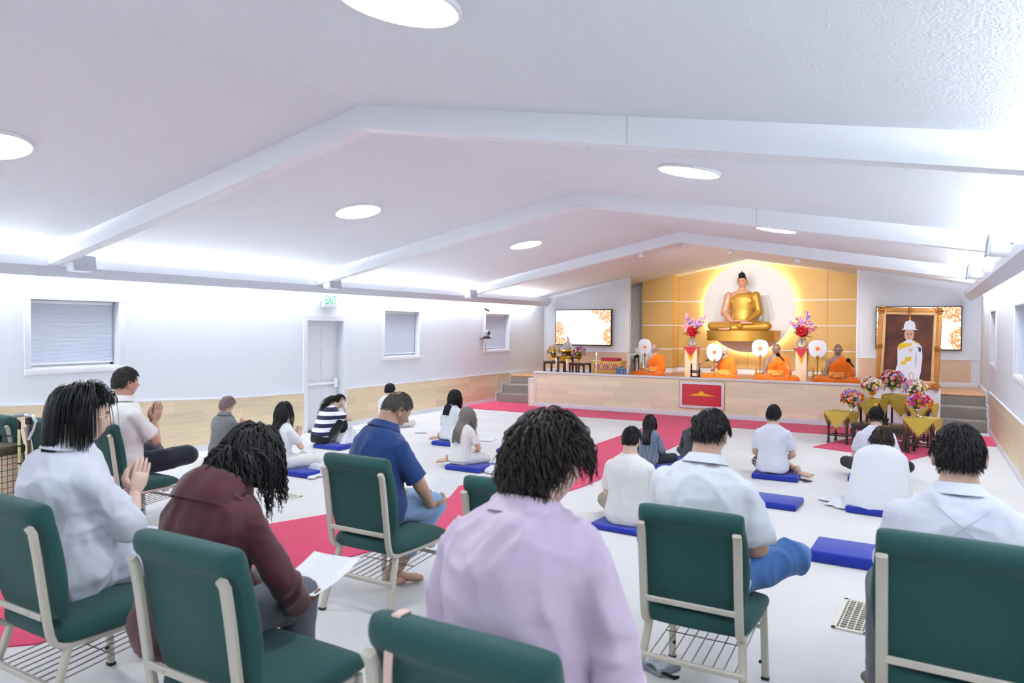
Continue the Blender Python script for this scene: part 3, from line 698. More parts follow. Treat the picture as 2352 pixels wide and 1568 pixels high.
# pillars with cloth and glass vase
def pillar(px0, px1, pyt, lab, seed):
    Y = 16.6; x0, x1 = xat(px0, Y), xat(px1, Y); xc_ = (x0+x1)/2; w = x1-x0; zt = zat((px0+px1)/2, pyt, Y)
    e = empty('wooden_pillar', (xc_, Y+w/2, ZST), 0, 'pale wooden pillar stand, %s' % lab, 'stand', 'pillar stands'); h = zt-ZST
    MB().cbox((0, 0, h/2), (w, w, h), bev=.004).build('pillar_body', M_WOODP, e)
    c = empty('altar_cloth', (xc_, Y+w/2, zt), 0, 'red cloth with gold border on the pillar %s' % lab, 'cloth', 'cloths on the pillars')
    s = w/2+.012
    def diamond(k, z, m, nm, off):
        b = MB(); b.cbox((0, 0, z), (2*s+off, 2*s+off, .004))
        for a in range(4):
            R = Matrix.Rotation(a*pi/2, 4, 'Z'); t = MB(); t.prism([(-s-off/2, 0), (s+off/2, 0), (.04*s, -k)], .004, Matrix(((1,0,0,0),(0,0,-1,-s-off/2),(0,1,0,z),(0,0,0,1)))); t.xf(R); b.add(t.arr(), t.f)
        b.build(nm, m, c, smooth=False)
    diamond(.34, .002, mat('gold_fringe', '#c58e1c', .5, metal=.3), 'gold_border', .0)
    diamond(.22, .005, mat('red_satin', '#a3122b', .4, sheen=.3), 'red_centre', .012)
    v = empty('flower_vase', (xc_, Y+w/2, zt+.009), 0, 'cut glass vase of pink orchids and a red bloom, %s' % lab, 'vase', 'vases on the pillars')
    MB().lathe([(0, 0), (.07, 0), (.115, .05), (.12, .10), (.085, .16), (.075, .18), (.09, .20), (.08, .20), (.068, .18), (.10, .10), (.09, .04), (0, .02)], 20).build('glass_vase', M_GLASS, v)
    rg = random.Random(seed)
    for k in range(9):
        a = k*2.4; t = .15+.5*rg.random(); top = Vector((cos(a)*t*.55, sin(a)*t*.3, .42+.42*rg.random()*(1-.4*t)))
        pts = [Vector((0, 0, .08)).lerp(top, u)+Vector((0, 0, .06*sin(pi*u))) for u in np.linspace(0, 1, 6)]
        MB().tube([tuple(p_) for p_ in pts], .005, 5).build('stem', M_LEAF, v)
        for j in range(7):
            p_ = pts[-1].lerp(pts[-3], j/7)+Vector((rg.uniform(-.05, .05), rg.uniform(-.05, .05), rg.uniform(-.03, .05)))
            o = mobj('orchid', ROSE[rg.choice(('pink', 'lilac', 'pink'))], v, p_); orient(o, (rg.uniform(-.5, .5), -1, rg.uniform(-.2, .6)), rg.random()*6, 1.0+.5*rg.random())
    for k in range(12):
        a = k*2*pi/12; o = mobj('leaf', LEAF, v, (cos(a)*.05, sin(a)*.05, .24+.05*(k % 3))); o.rotation_euler = (rg.uniform(.0, 1.0), 0, a-pi/2); o.scale = (2.4,)*3
    o = mobj('red_bloom', ROSE['red'], v, (0, -.1, .36)); orient(o, (0, -1, .25), 0, 4.0)
    o = mobj('red_bloom', ROSE['red'], v, (.02, -.06, .34)); orient(o, (.2, -1, .1), .6, 4.2)
pillar(1573, 1600, 797, 'left of the statue', 5); pillar(1827, 1853, 800, 'right of the statue', 9)

# fans on stands and microphones
M_FANW = mat('fan_white', '#c3c1cf', .6); M_BRASS = mat('brass', '#b8873a', .35, metal=.6); M_FRED = mat('emblem_red', '#cc1f28', .5)
def fan(px, pyc, wpx, hpx, Y, lab, lean=0.0):
    c = onY(px, pyc, Y); dep = proj(c)[2]; w = wpx*dep/FPX; h = hpx*dep/FPX
    e = empty('ceremonial_fan', (float(c[0]), Y, float(c[2])), 0, lab, 'fan', 'white ceremonial fans'); e.rotation_euler = (0, lean, radians(10))
    a = np.linspace(0, 2*pi, 41)[:-1]
    pl = [(w/2*np.sign(cos(t))*abs(cos(t))**.82*(1+.10*sin(t)), h/2*np.sign(sin(t))*abs(sin(t))**.9) for t in a]
    R = Matrix(((1,0,0,0),(0,0,1,-.008),(0,1,0,0),(0,0,0,1)))
    MB().prism(pl, .016, R).build('fan_face', M_FANW, e, sharp=30)
    MB().tube([(x*1.005, 0, y*1.005) for x, y in pl+pl[:1]], .007, 6, cap=False).build('fan_rim', mat('rim_grey', '#8d8994', .5) if 'third' in lab else M_BRASS, e)
    Rz = Matrix.Rotation(pi/2, 4, 'X')
    er = w*.168
    for k in range(11):
        t = radians(-25+k*23); MB().prism([(-er*.14, er*.9), (er*.14, er*.9), (0, er*1.28)], .003, Matrix.Translation((0, -.008, .0)) @ Rz @ Matrix.Rotation(t-radians(90), 4, 'Z')).build('emblem_ray', mat('emblem_dark', '#6b5a22', .5), e, smooth=False)
    MB().lathe([(er, 0), (er, .004), (0, .004)], 28).xf(Matrix.Translation((0, -.008, 0)) @ Rz).build('emblem_ring', mat('emblem_gold', '#e8c27a', .5), e)
    MB().lathe([(er*.58, .004), (er*.58, .007), (0, .007)], 24).xf(Matrix.Translation((0, -.008, 0)) @ Rz).build('emblem_disc', M_FRED, e)
    MB().prism([(-er*.4, -er*.1), (er*.4, -er*.1), (0, er*.14)], .009, Matrix.Translation((0, -.008, 0)) @ Rz).build('emblem_mark', M_FANW, e, smooth=False)
    MB().ell((0, -.012, -h/2+.03), (.03, .02, .035)).build('knob', M_BRASS, e)
    zf = -(float(c[2])-ZST)
    MB().tube([(0, 0, -h/2+.02), (0, 0, -h/2-.05), (0, 0, -h/2-.06), (0, 0, zf+.02)], [.013, .016, .011, .012], 10).build('handle', M_BRASS, e)
    return e
def fan_stand(px, Y, zt, lab, m):
    x = xat(px, Y, 850); e = empty('fan_stand', (x, Y, ZST), radians(10), lab, 'stand', 'turned wooden fan stands'); h = zt-ZST
    for s in (-1, 1):
        MB().lathe([(.02, 0), (.03, .01), (.02, .05), (.026, h*.3), (.016, h*.45), (.028, h*.52), (.028, h*.62), (.015, h*.68), (.024, h*.78), (.014, h*.85), (.02, h*.92), (.004, h)], 12, c=(s*.085, 0, 0)).build('spindle', m, e)
    for z in (.12, .5*h, .58*h): MB().cbox((0, 0, z), (.16, .03, .03), bev=.005).build('crossbar', m, e)
    MB().cbox((0, 0, .02), (.26, .16, .035), bev=.008).build('foot_board', m, e)
def mic(pts, lab):
    """pts: pixel path from head down, with Y"""
    P = [onY(px, py, Y) for px, py, Y in pts]; base = P[-1].copy(); base[2] = ZST
    e = empty('gooseneck_microphone', tuple(base), 0, lab, 'microphone', 'gooseneck microphones')
    P = [p_-base for p_ in P]; P[-1][2] = max(P[-1][2], .02)
    # smooth
    C = np.array(P); t = np.linspace(0, len(C)-1, 24); Q = np.stack([np.interp(t, range(len(C)), C[:, k]) for k in range(3)], 1)
    for _ in range(3): Q[1:-1] = (Q[:-2]+2*Q[1:-1]+Q[2:])/4
    MB().tube(Q, .009, 8).build('gooseneck', M_CHROME, e)
    MB().lathe([(.09, 0), (.09, .012), (.02, .03), (.014, .06)], 18, c=tuple(Q[-1]*[1, 1, 0])).build('mic_base', M_BLACK, e)
    d, u, w = perp(Q[0]-Q[3]); MB().tube([Q[0]-d*.15, Q[0]-d*.03, Q[0]], [.014, .019, .022], 10).build('mic_body', M_BLACK, e)
    MB().ell(Q[0]+d*.02, .042, nu=14, nv=10).build('foam_ball', mat('mic_foam', '#121316', .95, bump=.6, bscale=300), e)
YM = 15.75
fan(1481, 797, 29, 38, YM+.25, 'white fan with round emblem on the stand behind the first monk'); fan_stand(1481, YM+.25, zat(1481, 830, YM+.25), 'turned wooden fan stand beside the first monk', M_BRASS)
FAN2 = fan(1641, 809, 35, 41, YM-.28, 'white fan with round emblem held up by the second monk')
fan(1746, 800, 35, 40, YM+.2, 'grey rimmed white fan before the white disc, third from the left')
fan_stand(1746, YM+.2, zat(1746, 839, YM+.2), 'turned golden fan stand beside the third monk', M_BRASS)
fan(1878, 801, 38, 42, YM+.2, 'white fan with round emblem right of the second flower pillar'); fan_stand(1878, YM+.2, zat(1878, 842, YM+.2), 'turned golden fan stand beside the rightmost monk', M_BRASS)
fan_stand(1597, YM+.1, zat(1597, 833, YM+.1), 'dark empty fan stand before the left pillar', M_BLACK)
mic([(1462, 819, YM), (1455, 829, YM), (1448, 840, YM), (1446, 852, YM), (1446, 862, YM)], 'gooseneck microphone before the first monk, near the blue mosaic plate')
mic([(1636, 823, YM-.15), (1622, 828, YM-.15), (1608, 838, YM-.15), (1603, 850, YM-.15), (1602, 862, YM-.15)], 'gooseneck microphone reaching behind the second monk\'s fan')
mic([(1789, 816, YM-.5), (1798, 825, YM-.5), (1808, 838, YM-.5), (1814, 852, YM-.5), (1815, 868, YM-.5)], 'gooseneck microphone in front of the third monk\'s chest')
mic([(1950, 829, YM-.3), (1957, 838, YM-.3), (1964, 850, YM-.3), (1966, 862, YM-.3), (1966, 872, YM-.3)], 'gooseneck microphone beside the rightmost monk')

# little altar at the left of the stage
def low_table(loc, w, d, h, m, lab, name='side_table', rz=0.0, group=None, leg=.045):
    e = empty(name, loc, rz, lab, 'table', group)
    MB().cbox((0, 0, h-.015), (w, d, .03), bev=.006).build('table_top', m, e)
    for sx in (-1, 1):
        for sy in (-1, 1):
            x, y = sx*(w/2-leg*.6), sy*(d/2-leg*.6)
            MB().rtube([(x, y, h-.03), (x*1.01, y*1.01, h*.5), (x*1.0, y, .03), (x*1.04, y*1.04, 0)], leg, leg).build('leg', m, e)
        MB().prism([(-w/2+leg, 0), (w/2-leg, 0), (w/2-leg, -.05), (w/4, -.03), (0, -.04), (-w/4, -.03), (-w/2+leg, -.05)], .02, Matrix(((1,0,0,0),(0,0,1,sx*(d/2-.02)-.01),(0,1,0,h-.03),(0,0,0,1)))).build('apron', m, e, smooth=False)
    return e
YT = 15.3
for pa, pb, py, lab in ((1248, 1284, 829, 'leftmost'), (1306, 1343, 833, 'right')):
    xa, xb = xat(pa, YT), xat(pb, YT); zt = zat((pa+pb)/2, py, YT)
    low_table(((xa+xb)/2, YT+.2, ZST), xb-xa, .42, zt-ZST, M_BROWNW, 'brown carved side table on the stage, %s of the little altar' % ('at the left end' if lab == 'leftmost' else 'just right'), group='brown altar side tables')
    arrangement((xat((pa+pb)/2-3, YT), YT+.2, zt), .15, .15, ['pink', 'peach', 'yellow', 'white'] if lab == 'leftmost' else ['hot', 'peach', 'white', 'yellow', 'lilac'], 44, 3 if lab == 'leftmost' else 4, 'pink and %s flowers in a gold bowl on the %s stage table' % (('yellow', 'left brown') if lab == 'leftmost' else ('peach', 'right brown')), fs=1.1, group='bouquets on the stage tables')
Yc = 15.75; xa, xb = xat(1277, Yc), xat(1318, Yc); zt = zat(1297, 818, Yc); xm = (xa+xb)/2
low_table((xm, Yc+.2, ZST), (xb-xa)*.95, .4, zt-ZST, M_BROWNW, 'taller brown carved table under the yellow cloth on the stage', name='altar_table')
c = empty('altar_cloth', (xm, Yc+.2, zt), 0, 'yellow cloth hanging in a point under the crystal statue', 'cloth')
MB().cbox((0, 0, .003), (.3, .41, .006)).prism([(-.17, 0), (.17, 0), (0, -.28)], .006, Matrix(((1,0,0,0),(0,0,1,-.212),(0,1,0,.004),(0,0,0,1)))).build('cloth_sheet', mat('yellow_satin', '#e8a912', .45, sheen=.3), c, smooth=False)
g = empty('crystal_statue', (xm, Yc+.15, zt+.007), 0, 'small clear crystal seated statue on a gold carved base', 'statue')
MB().lathe([(.16, 0), (.17, .02), (.14, .05), (.15, .08), (.17, .10), (.12, .125), (0, .13)], 20, sy=.7).build('carved_base', M_BROWNW, g); MB().lathe([(.155, .10), (.18, .115), (.15, .14), (0, .15)], 20, sy=.7).build('gold_lotus', M_GLD2, g)
b = MB(); b.ell((0, 0, .19), (.13, .09, .045)); b.loft([ring((0, .01, .17+z), a_, b_, 14) for z, a_, b_ in ((0, .07, .05), (.08, .055, .04), (.15, .075, .045), (.18, .03, .03), (.2, .02, .02))]); b.ell((0, .01, .40), (.036, .04, .045)); b.lathe([(.02, .43), (.022, .45), (.003, .49)], 10, c=(0, .01, 0))
for s in (-1, 1): b.tube([(s*.075, .01, .31), (s*.10, -.01, .24), (s*.03, -.07, .21)], [.022, .02, .015], 8)
b.build('crystal_body', mat('crystal', '#f4f6fb', .05, trans=.75, ior=1.5), g)
M_WAX = mat('candle_wax', '#f3efe9', .5, sss=.2); M_FLM = mat('flame', '#ffdca0', .5, emit='#ffcf80', estr=12)
for px, pt, pb_, Y, lab in ((1278, 825, 853, 15.05, 'white candle on a brass holder before the left brown table'), (1302, 827, 854, 15.05, 'white candle on a brass holder between the brown tables'), (1370, 811, 858, 14.95, 'tall lit white candle before the golden casket')):
    x = xat(px, Y); zt = zat(px, pt, Y); e = empty('candle', (x, Y, ZST), 0, lab, 'candle', 'candles on the stage'); h = zt-ZST; hb = h*.45 if px < 1350 else h*.22
    MB().lathe([(.05, 0), (.052, .01), (.02, .03), (.015, hb*.5), (.03, hb*.6), (.014, hb*.8), (.032, hb), (0, hb)], 14).build('holder', M_BRASS if px < 1350 else M_GLASS, e)
    MB().lathe([(.017, hb), (.017, h-.03), (.004, h-.028)], 12).build('wax', M_WAX, e)
    MB().lathe([(.002, h-.03), (.009, h-.012), (.002, h+.02)], 8).build('flame', M_FLM, e)
single('brass_pot', MB().lathe([(0, 0), (.05, 0), (.055, .02), (.07, .14), (.075, .15), (.065, .15), (.05, .02), (0, .01)], 20), M_BRASS, 'small brass pot under the yellow cloth on the stage', 'pot', loc=(xat(1291, 15.05), 15.05, ZST))
# golden casket with lattice panels
Y = 15.25; xa, xb = xat(1352, Y), xat(1432, Y); w = xb-xa; cx_ = (xa+xb)/2; zt = zat(1390, 829, Y)-ZST
M_CASK = mat('casket_gold', '#e3b95c', .4, metal=.4, bump=.3, bscale=120)
e = empty('golden_casket', (cx_, Y+.2, ZST), 0, 'golden casket with red lattice panels on the stage', 'casket')
MB().cbox((0, 0, .05), (w, .46, .10), bev=.012).build('plinth', M_CASK, e); MB().cbox((0, 0, .125), (w*.92, .42, .05), bev=.012).build('plinth_step', M_CASK, e)
MB().cbox((0, 0, (.15+zt)/2), (w*.82, .36, zt-.15), bev=.01).build('chest_body', M_CASK, e); MB().cbox((0, 0, zt-.012), (w*.86, .39, .025), bev=.006).build('chest_rim', M_CASK, e)
for k in (-1, 0, 1):
    pxc = k*w*.255; ph = (zt-.2)*.72; zc_ = (.17+zt)/2
    MB().cbox((pxc, -.181, zc_), (w*.2, .006, ph)).build('panel_ground', mat('cream_panel', '#f3e2c0', .5), e, smooth=False)
    b = MB()
    for j in (-1, 0, 1):
        for s in (-1, 1): b.tube([(pxc+j*w*.06-s*w*.04, -.187, zc_-ph*.45), (pxc+j*w*.06+s*w*.04, -.187, zc_+ph*.45)], .008, 5)
    b.build('lattice', M_FRED, e)
single('red_book', MB().cbox((0, 0, .03), (w*.48, .25, .07), bev=.006), mat('book_red', '#b02842', .5), 'thick red bound book lying on the golden casket', 'book', loc=(cx_+.05, Y+.2, ZST+zt+.005))
# mosaic plate on its base
x = xat(1428, 14.85); e = empty('mosaic_plate', (x, 14.85, ZST), radians(8), 'round blue mosaic plate standing on a small painted base', 'plate')
MB().cbox((0, 0, .05), (.22, .12, .10), bev=.01).build('plate_base', mat('painted_base', '#c9a7b2', .5, var=.35, vscale=40), e)
zr = .115+.115
MB().lathe([(0, 0), (.115, 0), (.12, .01), (.115, .02), (0, .02)], 36).xf(Matrix.Translation((0, -.01, zr)) @ Matrix.Rotation(pi/2, 4, 'X')).build('plate_disc', mat('mosaic_blue', '#4c78a8', .3, var=.4, vscale=30), e)
for rr, n, c1, sz in ((.03, 8, '#f4f6fa', .012), (.06, 12, '#16306b', .014), (.085, 16, '#e8eef5', .013), (.105, 20, '#1d57a8', .012)):
    for k in range(n):
        t = 2*pi*k/n; MB().prism([(-sz, 0), (0, -sz*.6), (sz, 0), (0, sz*.6)], .004, Matrix.Translation((rr*cos(t), -.03, zr+rr*sin(t))) @ Matrix.Rotation(-t, 4, 'Y') @ Matrix.Rotation(pi/2, 4, 'X')).build('mosaic_piece', mat('mosaic_'+c1, c1, .25), e, smooth=False)
MB().ell((0, -.03, zr), (.015, .004, .015)).build('mosaic_piece', PET['red'], e)
# thermostat, low vent and little table in the recess
e = empty('thermostat', (xat(1452, YB), YB, zat(1452, 751, YB)), 0, 'small white thermostat on the white wall left of the gold panels', 'thermostat'); MB().cbox((0, -.012, 0), (.15, .025, .10), bev=.008).build('case', M_WPLAS, e); MB().cbox((0, -.026, .015), (.06, .004, .03)).build('display', mat('lcd_grey', '#9aa396', .3), e, smooth=False)
e = empty('floor_standing_vent', (xat(1483, 18.7), 18.6, ZST), 0, 'white louvred vent panel standing in the recess by the first monk', 'vent')
MB().cbox((0, 0, .33), (.5, .05, .66), bev=.006).build('vent_frame', M_WPLAS, e)
for k in range(6): MB().cbox((-.2+k*.08, -.03, .33), (.03, .012, .5), bev=.003).build('louvre', mat('pale_grey', '#b4b8bd', .5), e)
e = empty('side_stool', (xat(1448, 18.0), 18.0, ZST), 0, 'small pale side table in the recess behind the microphone', 'table'); MB().cbox((0, 0, .50), (.42, .36, .03), bev=.006).build('table_top', M_TRIM, e)
for sx in (-1, 1):
    for sy in (-1, 1): MB().rtube([(sx*.17, sy*.14, .485), (sx*.19, sy*.15, 0)], .035, .035).build('leg', M_BROWNW, e)
# emblem board on the stage front
a = onY(1561, 874, YF-.02); b_ = onY(1663, 938, YF-.02); w = b_[0]-a[0]; h = .60; cx_ = (a[0]+b_[0])/2; czz = (onY(1612, 877, YF)[2]+onY(1612, 937, YF)[2])/2; h = float(onY(1612, 876, YF)[2]-onY(1612, 937.5, YF)[2])
e = empty('emblem_board', (float(cx_), YF-.006, float(czz)), 0, 'red board with yellow hill emblem and white frame on the stage front', 'sign')
MB().cbox((0, -.012, 0), (w, .016, h), bev=.004).build('board_frame', M_TRIM, e); MB().cbox((0, -.006, 0), (w+.02, .01, h+.02)).build('gold_edge', M_GLD2, e, smooth=False)
MB().cbox((0, -.021, 0), (w-.11, .006, h-.11)).build('red_face', mat('gloss_red', '#c4202f', .2, coat=.5), e, smooth=False)
r_ = w*.062; ph = [(-w*.30, -h*.03), (w*.32, -h*.03)]+[(w*.1, h*.055)]+[(r_*cos(t), h*.045+r_*sin(t)) for t in np.linspace(0, pi, 15)]+[(-w*.09, h*.055)]
MB().prism(ph, .004, Matrix(((1,0,0,0),(0,0,-1,-.024),(0,1,0,0),(0,0,0,1)))).build('hill_emblem', mat('emblem_yellow', '#efb20e', .4), e, smooth=False)

# ------------------------------------------------------------------ framed portrait on its white plinth
YPO = 14.02; tl, br = onY(2012, 707, YPO), onY(2156, 892, YPO); pw, phh = br[0]-tl[0], tl[2]-br[2]; pcx, pcz = (tl[0]+br[0])/2, (tl[2]+br[2])/2
pl_ = empty('portrait_plinth', (float(pcx), YPO+.14, 0), 0, 'white plinth board under the framed portrait', 'plinth')
MB().cbox((0, 0, (pcz-phh/2-.02)/2), (pw+.06, .24, pcz-phh/2-.02), bev=.006).build('plinth_body', M_TRIM, pl_); MB().cbox((.03, .05, .9), (pw-.03, .03, 1.75), bev=.004).build('back_board', M_TRIM, pl_)
po = empty('framed_portrait', (float(pcx), YPO, float(pcz-phh/2)), 0, 'large gilt framed portrait of a person in white uniform and helmet', 'portrait'); po.rotation_euler = (radians(-2), radians(1.7), 0)
M_GILT = mat('gilt_frame', '#c98a48', .3, metal=.55, bump=.5, bscale=45, var=.15, vscale=12); M_GILT2 = mat('gilt_inner', '#e0b078', .35, metal=.4)
fw = .082
for s in (-1, 1):
    MB().cbox((s*(pw/2-fw/2), 0, phh/2), (fw, .06, phh), bev=.018).build('frame_rail', M_GILT, po); MB().cbox((0, 0, phh/2+s*(phh/2-fw/2)), (pw, .06, fw), bev=.018).build('frame_rail', M_GILT, po)
    MB().cbox((s*(pw/2-fw-.018), -.012, phh/2), (.05, .05, phh-2*fw+.07), bev=.012).build('frame_fillet', M_GILT2, po); MB().cbox((0, -.012, phh/2+s*(phh/2-fw-.018)), (pw-2*fw+.07, .05, .05), bev=.012).build('frame_fillet', M_GILT2, po)
for sx, sz, r_ in [(a_, b2, .075) for a_ in (-1, 1) for b2 in (-1, 1)]+[(0, 1, .065), (0, -1, .065), (-1, 0, .065), (1, 0, .065)]:
    b = MB(); c0 = np.array([sx*(pw/2-fw*.55), -.03, phh/2+sz*(phh/2-fw*.55)])
    for k in range(7):
        t = k*2*pi/7; b.ell(c0+[cos(t)*r_*.62, 0, sin(t)*r_*.62], (r_*.34, .03, r_*.34), nu=8, nv=6)
    b.ell(c0+[0, -.012, 0], (r_*.36, .035, r_*.36), nu=10, nv=6); b.build('carved_rosette', M_GILT, po)
iw, ih = pw-2*fw-.05, phh-2*fw-.05
M_CANV = mat('portrait_canvas', '#5e2b18', .35, var=.95, vscale=3.2)
MB().box((-iw/2, -.005, phh/2-ih/2), (iw/2, .005, phh/2+ih/2)).build('canvas', M_CANV, po, smooth=False)
FL = Matrix(((iw, 0, 0, 0), (0, 0, -1, -.006), (0, ih, 0, phh/2), (0, 0, 0, 1)))
def flat(poly, nm, m, lift): MB().prism(poly, .0015, Matrix.Translation((0, -lift, 0)) @ FL).build(nm, m, po, smooth=False)
WH = mat('painted_white', '#f3f1fa', .4); SK = mat('painted_skin', '#d9a48c', .5); YL = mat('painted_yellow', '#eec51b', .45); GR = mat('painted_shade', '#c9c6dc', .4)
def ellp(cx, cy, rx, ry, n=24, a0=0, a1=2*pi): return [(cx+rx*cos(t), cy+ry*sin(t)) for t in np.linspace(a0, a1, n)]
flat([(-.29, -.5), (-.26, -.42), (-.20, -.25), (-.215, -.02), (-.19, .045), (-.10, .085), (.0, .11), (.10, .11), (.20, .075), (.27, .02), (.295, -.14), (.275, -.36), (.235, -.5)], 'painted_tunic', WH, .001)
flat([(.165, -.02), (.185, -.12), (.175, -.3), (.15, -.22), (.155, -.1)], 'painted_fold', GR, .0028)
flat(ellp(.01, .195, .10, .10), 'painted_face', SK, .0022); flat([(-.05, .12), (.07, .12), (.075, .09), (.01, .06), (-.05, .085)], 'painted_collar', WH, .003)
flat([(-.16, .26), (.19, .265), (.13, .285), (.125, .335), (.095, .385), (.01, .41), (-.075, .385), (-.105, .335), (-.11, .285)], 'painted_helmet', WH, .003)
flat([(-.004, .41), (-.013, .44), (.0, .50*.94), (.008, .498), (.016, .47), (.024, .44), (.018, .41)], 'painted_spike', YL, .0032)
flat([(-.19, .045), (-.1, .085), (-.08, .07), (-.18, .02)], 'painted_epaulette', YL, .0032); flat([(.2, .075), (.12, .1), (.1, .085), (.19, .05)], 'painted_epaulette', YL, .0032)
flat([(-.20, .01), (-.15, .05), (.07, .07), (.075, .04), (-.12, -.02), (-.19, -.05)], 'painted_sash', YL, .003)
flat([(-.05, -.15), (.08, -.13), (.075, -.2), (-.05, -.21)], 'painted_sash', YL, .003); flat([(-.13, -.21), (-.02, -.2), (-.03, -.25), (-.13, -.26)], 'painted_sash', YL, .003)
for cx_, cy_ in ((.03, -.03), (.075, -.03), (.05, -.06)): flat(ellp(cx_, cy_, .02, .014, 10), 'painted_medal', M_GILT2, .0033)
flat([(.2, .02), (.26, -.0), (.255, -.06), (.21, -.05)], 'painted_badge', mat('painted_dark', '#33405c'), .003)
flat(ellp(.09, -.42, .05, .06, 12), 'painted_hilt', M_GILT2, .003); flat(ellp(.09, -.42, .035, .045, 12), 'painted_hilt_gap', WH, .0045)
for s in (-1, 1): flat(ellp(.01+s*.036, .195, .017, .006, 10), 'painted_eye', mat('painted_dark', '#33405c'), .0038); flat(ellp(.01+s*.036, .212, .022, .004, 8), 'painted_brow', mat('painted_dark', '#33405c'), .0038)
flat(ellp(.01, .138, .024, .007, 12), 'painted_mouth', mat('painted_lip', '#b25a55'), .0038); flat([(.004, .19), (.02, .19), (.026, .162), (.0, .162)], 'painted_nose', mat('painted_skin2', '#cc927a'), .0036)

# ------------------------------------------------------------------ offering tables in front of the portrait
RZ = radians(-17.7)
ca, sa = cos(RZ), sin(RZ)
T0 = np.array([-.57, 11.985])         # middle of the low table's front edge
def tl_(u, v): return (T0[0]+ca*u-sa*v, T0[1]+sa*u+ca*v)
m4 = [(-1.42, 11.66), (-.13, 11.19), (.50, 12.75), (-.95, 13.1)]
single('red_mat', MB().prism([(x+.5, y-12.2) for x, y in m4], .011), M_RED, 'red mat under the offering tables, set askew', 'mat', loc=(-.5, 12.2, 0), smooth=False)
def cab_table(u, v, w, d, h, lab, name='offering_table'):
    x, y = tl_(u, v); e = empty(name, (x, y, .011), RZ, lab, 'table', 'dark rosewood offering tables')
    MB().cbox((0, 0, h-.02), (w, d, .04), bev=.008).build('table_top', M_DARKW, e); low = h < .45
    MB().cbox((0, 0, h-.06), (w*.93, d*.9, .05), bev=.004).build('frieze', M_DARKW, e)
    for sx in (-1, 1):
        for sy in (-1, 1):
            x0, y0_ = sx*(w/2-.04), sy*(d/2-.04)
            if low: MB().rtube([(x0, y0_, h-.05), (x0*1.05, y0_*1.05, h*.62), (x0*.97, y0_*.95, h*.25), (x0*1.0, y0_*1.0, .03), (x0*1.05, y0_*1.07, 0)], .065, .065).build('cabriole_leg', M_DARKW, e)
            else: MB().rtube([(x0, y0_, h-.05), (x0, y0_, h*.3), (x0, y0_, .03), (x0*1.02, y0_*1.03, 0)], .032, .032).build('leg', M_DARKW, e); MB().cbox((x0*1.02, y0_*1.03, .012), (.045, .045, .024), bev=.008).build('foot_pad', M_DARKW, e)
        if low: MB().prism([(-w*.4, 0), (w*.4, 0), (w*.38, -.09), (w*.25, -.05), (0, -.04), (-w*.25, -.05), (-w*.38, -.09)], .02, Matrix(((1,0,0,0),(0,0,1,sx*(d/2-.05)-.01),(0,1,0,h-.08),(0,0,0,1)))).build('apron', M_DARKW, e, smooth=False)
        else:
            MB().cbox((0, sx*(d/2-.04), .12), (w-.08, .018, .018)).build('stretcher', M_DARKW, e, smooth=False); MB().cbox((sx*(w/2-.04), 0, .12), (.018, d-.08, .018)).build('stretcher', M_DARKW, e, smooth=False)
    return e
def gold_cloth_mat():
    m = mat('gold_lace', '#c9a52c', .45, metal=.25); nt, L, b = nodes_of(m)
    tc = nt.new('ShaderNodeTexCoord'); ck_ = nt.new('ShaderNodeTexVoronoi'); ck_.inputs['Scale'].default_value = 55; L.new(tc.outputs['Object'], ck_.inputs['Vector'])
    rp = nt.new('ShaderNodeValToRGB'); e_ = rp.color_ramp.elements; e_[0].color = lin('#756525'); e_[0].position = .05; e_[1].color = lin('#bfa242'); e_[1].position = .3
    L.new(ck_.outputs['Distance'], rp.inputs[0]); L.new(rp.outputs[0], b.inputs['Base Color']); return m
M_GLAC = gold_cloth_mat(); M_FRNG = mat('gold_fringe2', '#b79a52', .6); M_BEAD = mat('red_bead', '#9c1f2b', .4)
def table_cloth(u, v, w, d, h, drop, lab):
    x, y = tl_(u, v); e = empty('lace_cloth', (x, y, .011+h), RZ, lab, 'cloth', 'gold lace cloths'); b = MB(); s, t = w/2+.008, d/2+.008
    b.box((-s, -t, .001), (s, t, .006))
    fr = []
    for hw, off, R in ((s, t, 0), (s, t, pi), (t, s, pi/2), (t, s, -pi/2)):
        tri = [(-hw, 0), (hw, 0), (hw, -.03)]+[(hw*(1-k/6)+0, -.03-(drop-.03)*k/6+.008*(k % 2)) for k in range(1, 7)]+[(-hw*k/6, -drop+(drop-.03)*k/6+.008*(k % 2)) for k in range(1, 7)]
        q_ = MB().prism(tri, .005, Matrix.Rotation(R, 4, 'Z') @ Matrix(((1,0,0,0),(0,0,-1,-off),(0,1,0,.004),(0,0,0,1)))); b.add(q_.arr(), q_.f)
        fr.append((hw, off, R))
    b.build('cloth_sheet', M_GLAC, e, smooth=False)
    f2 = MB(); bd = MB()
    for hw, off, R in fr:
        Rm = Matrix.Rotation(R, 4, 'Z')
        for sgn in (-1, 1):
            for k in range(0, 11):
                t_ = k/10; px_ = sgn*hw*(1-t_); pz = -.03-(drop-.03)*t_
                q0 = Rm @ Vector((px_, -off-.004, pz+.01)); q1 = Rm @ Vector((px_, -off-.006, pz-.035))
                f2.tube([tuple(q0), tuple(q1)], .0045, 4); bd.ell(tuple(q1), .0065, nu=6, nv=4)
    f2.build('fringe', M_FRNG, e)['kind'] = 'stuff'; bd.build('bead_edge', M_BEAD, e)['kind'] = 'stuff'
def tz(px, py, u, v): x, y = tl_(u, v); return zat(px, py, y)
LOWH = .34
cab_table(0, .28, .80, .52, LOWH, 'low dark rosewood table with cabriole legs in the middle of the red mat')
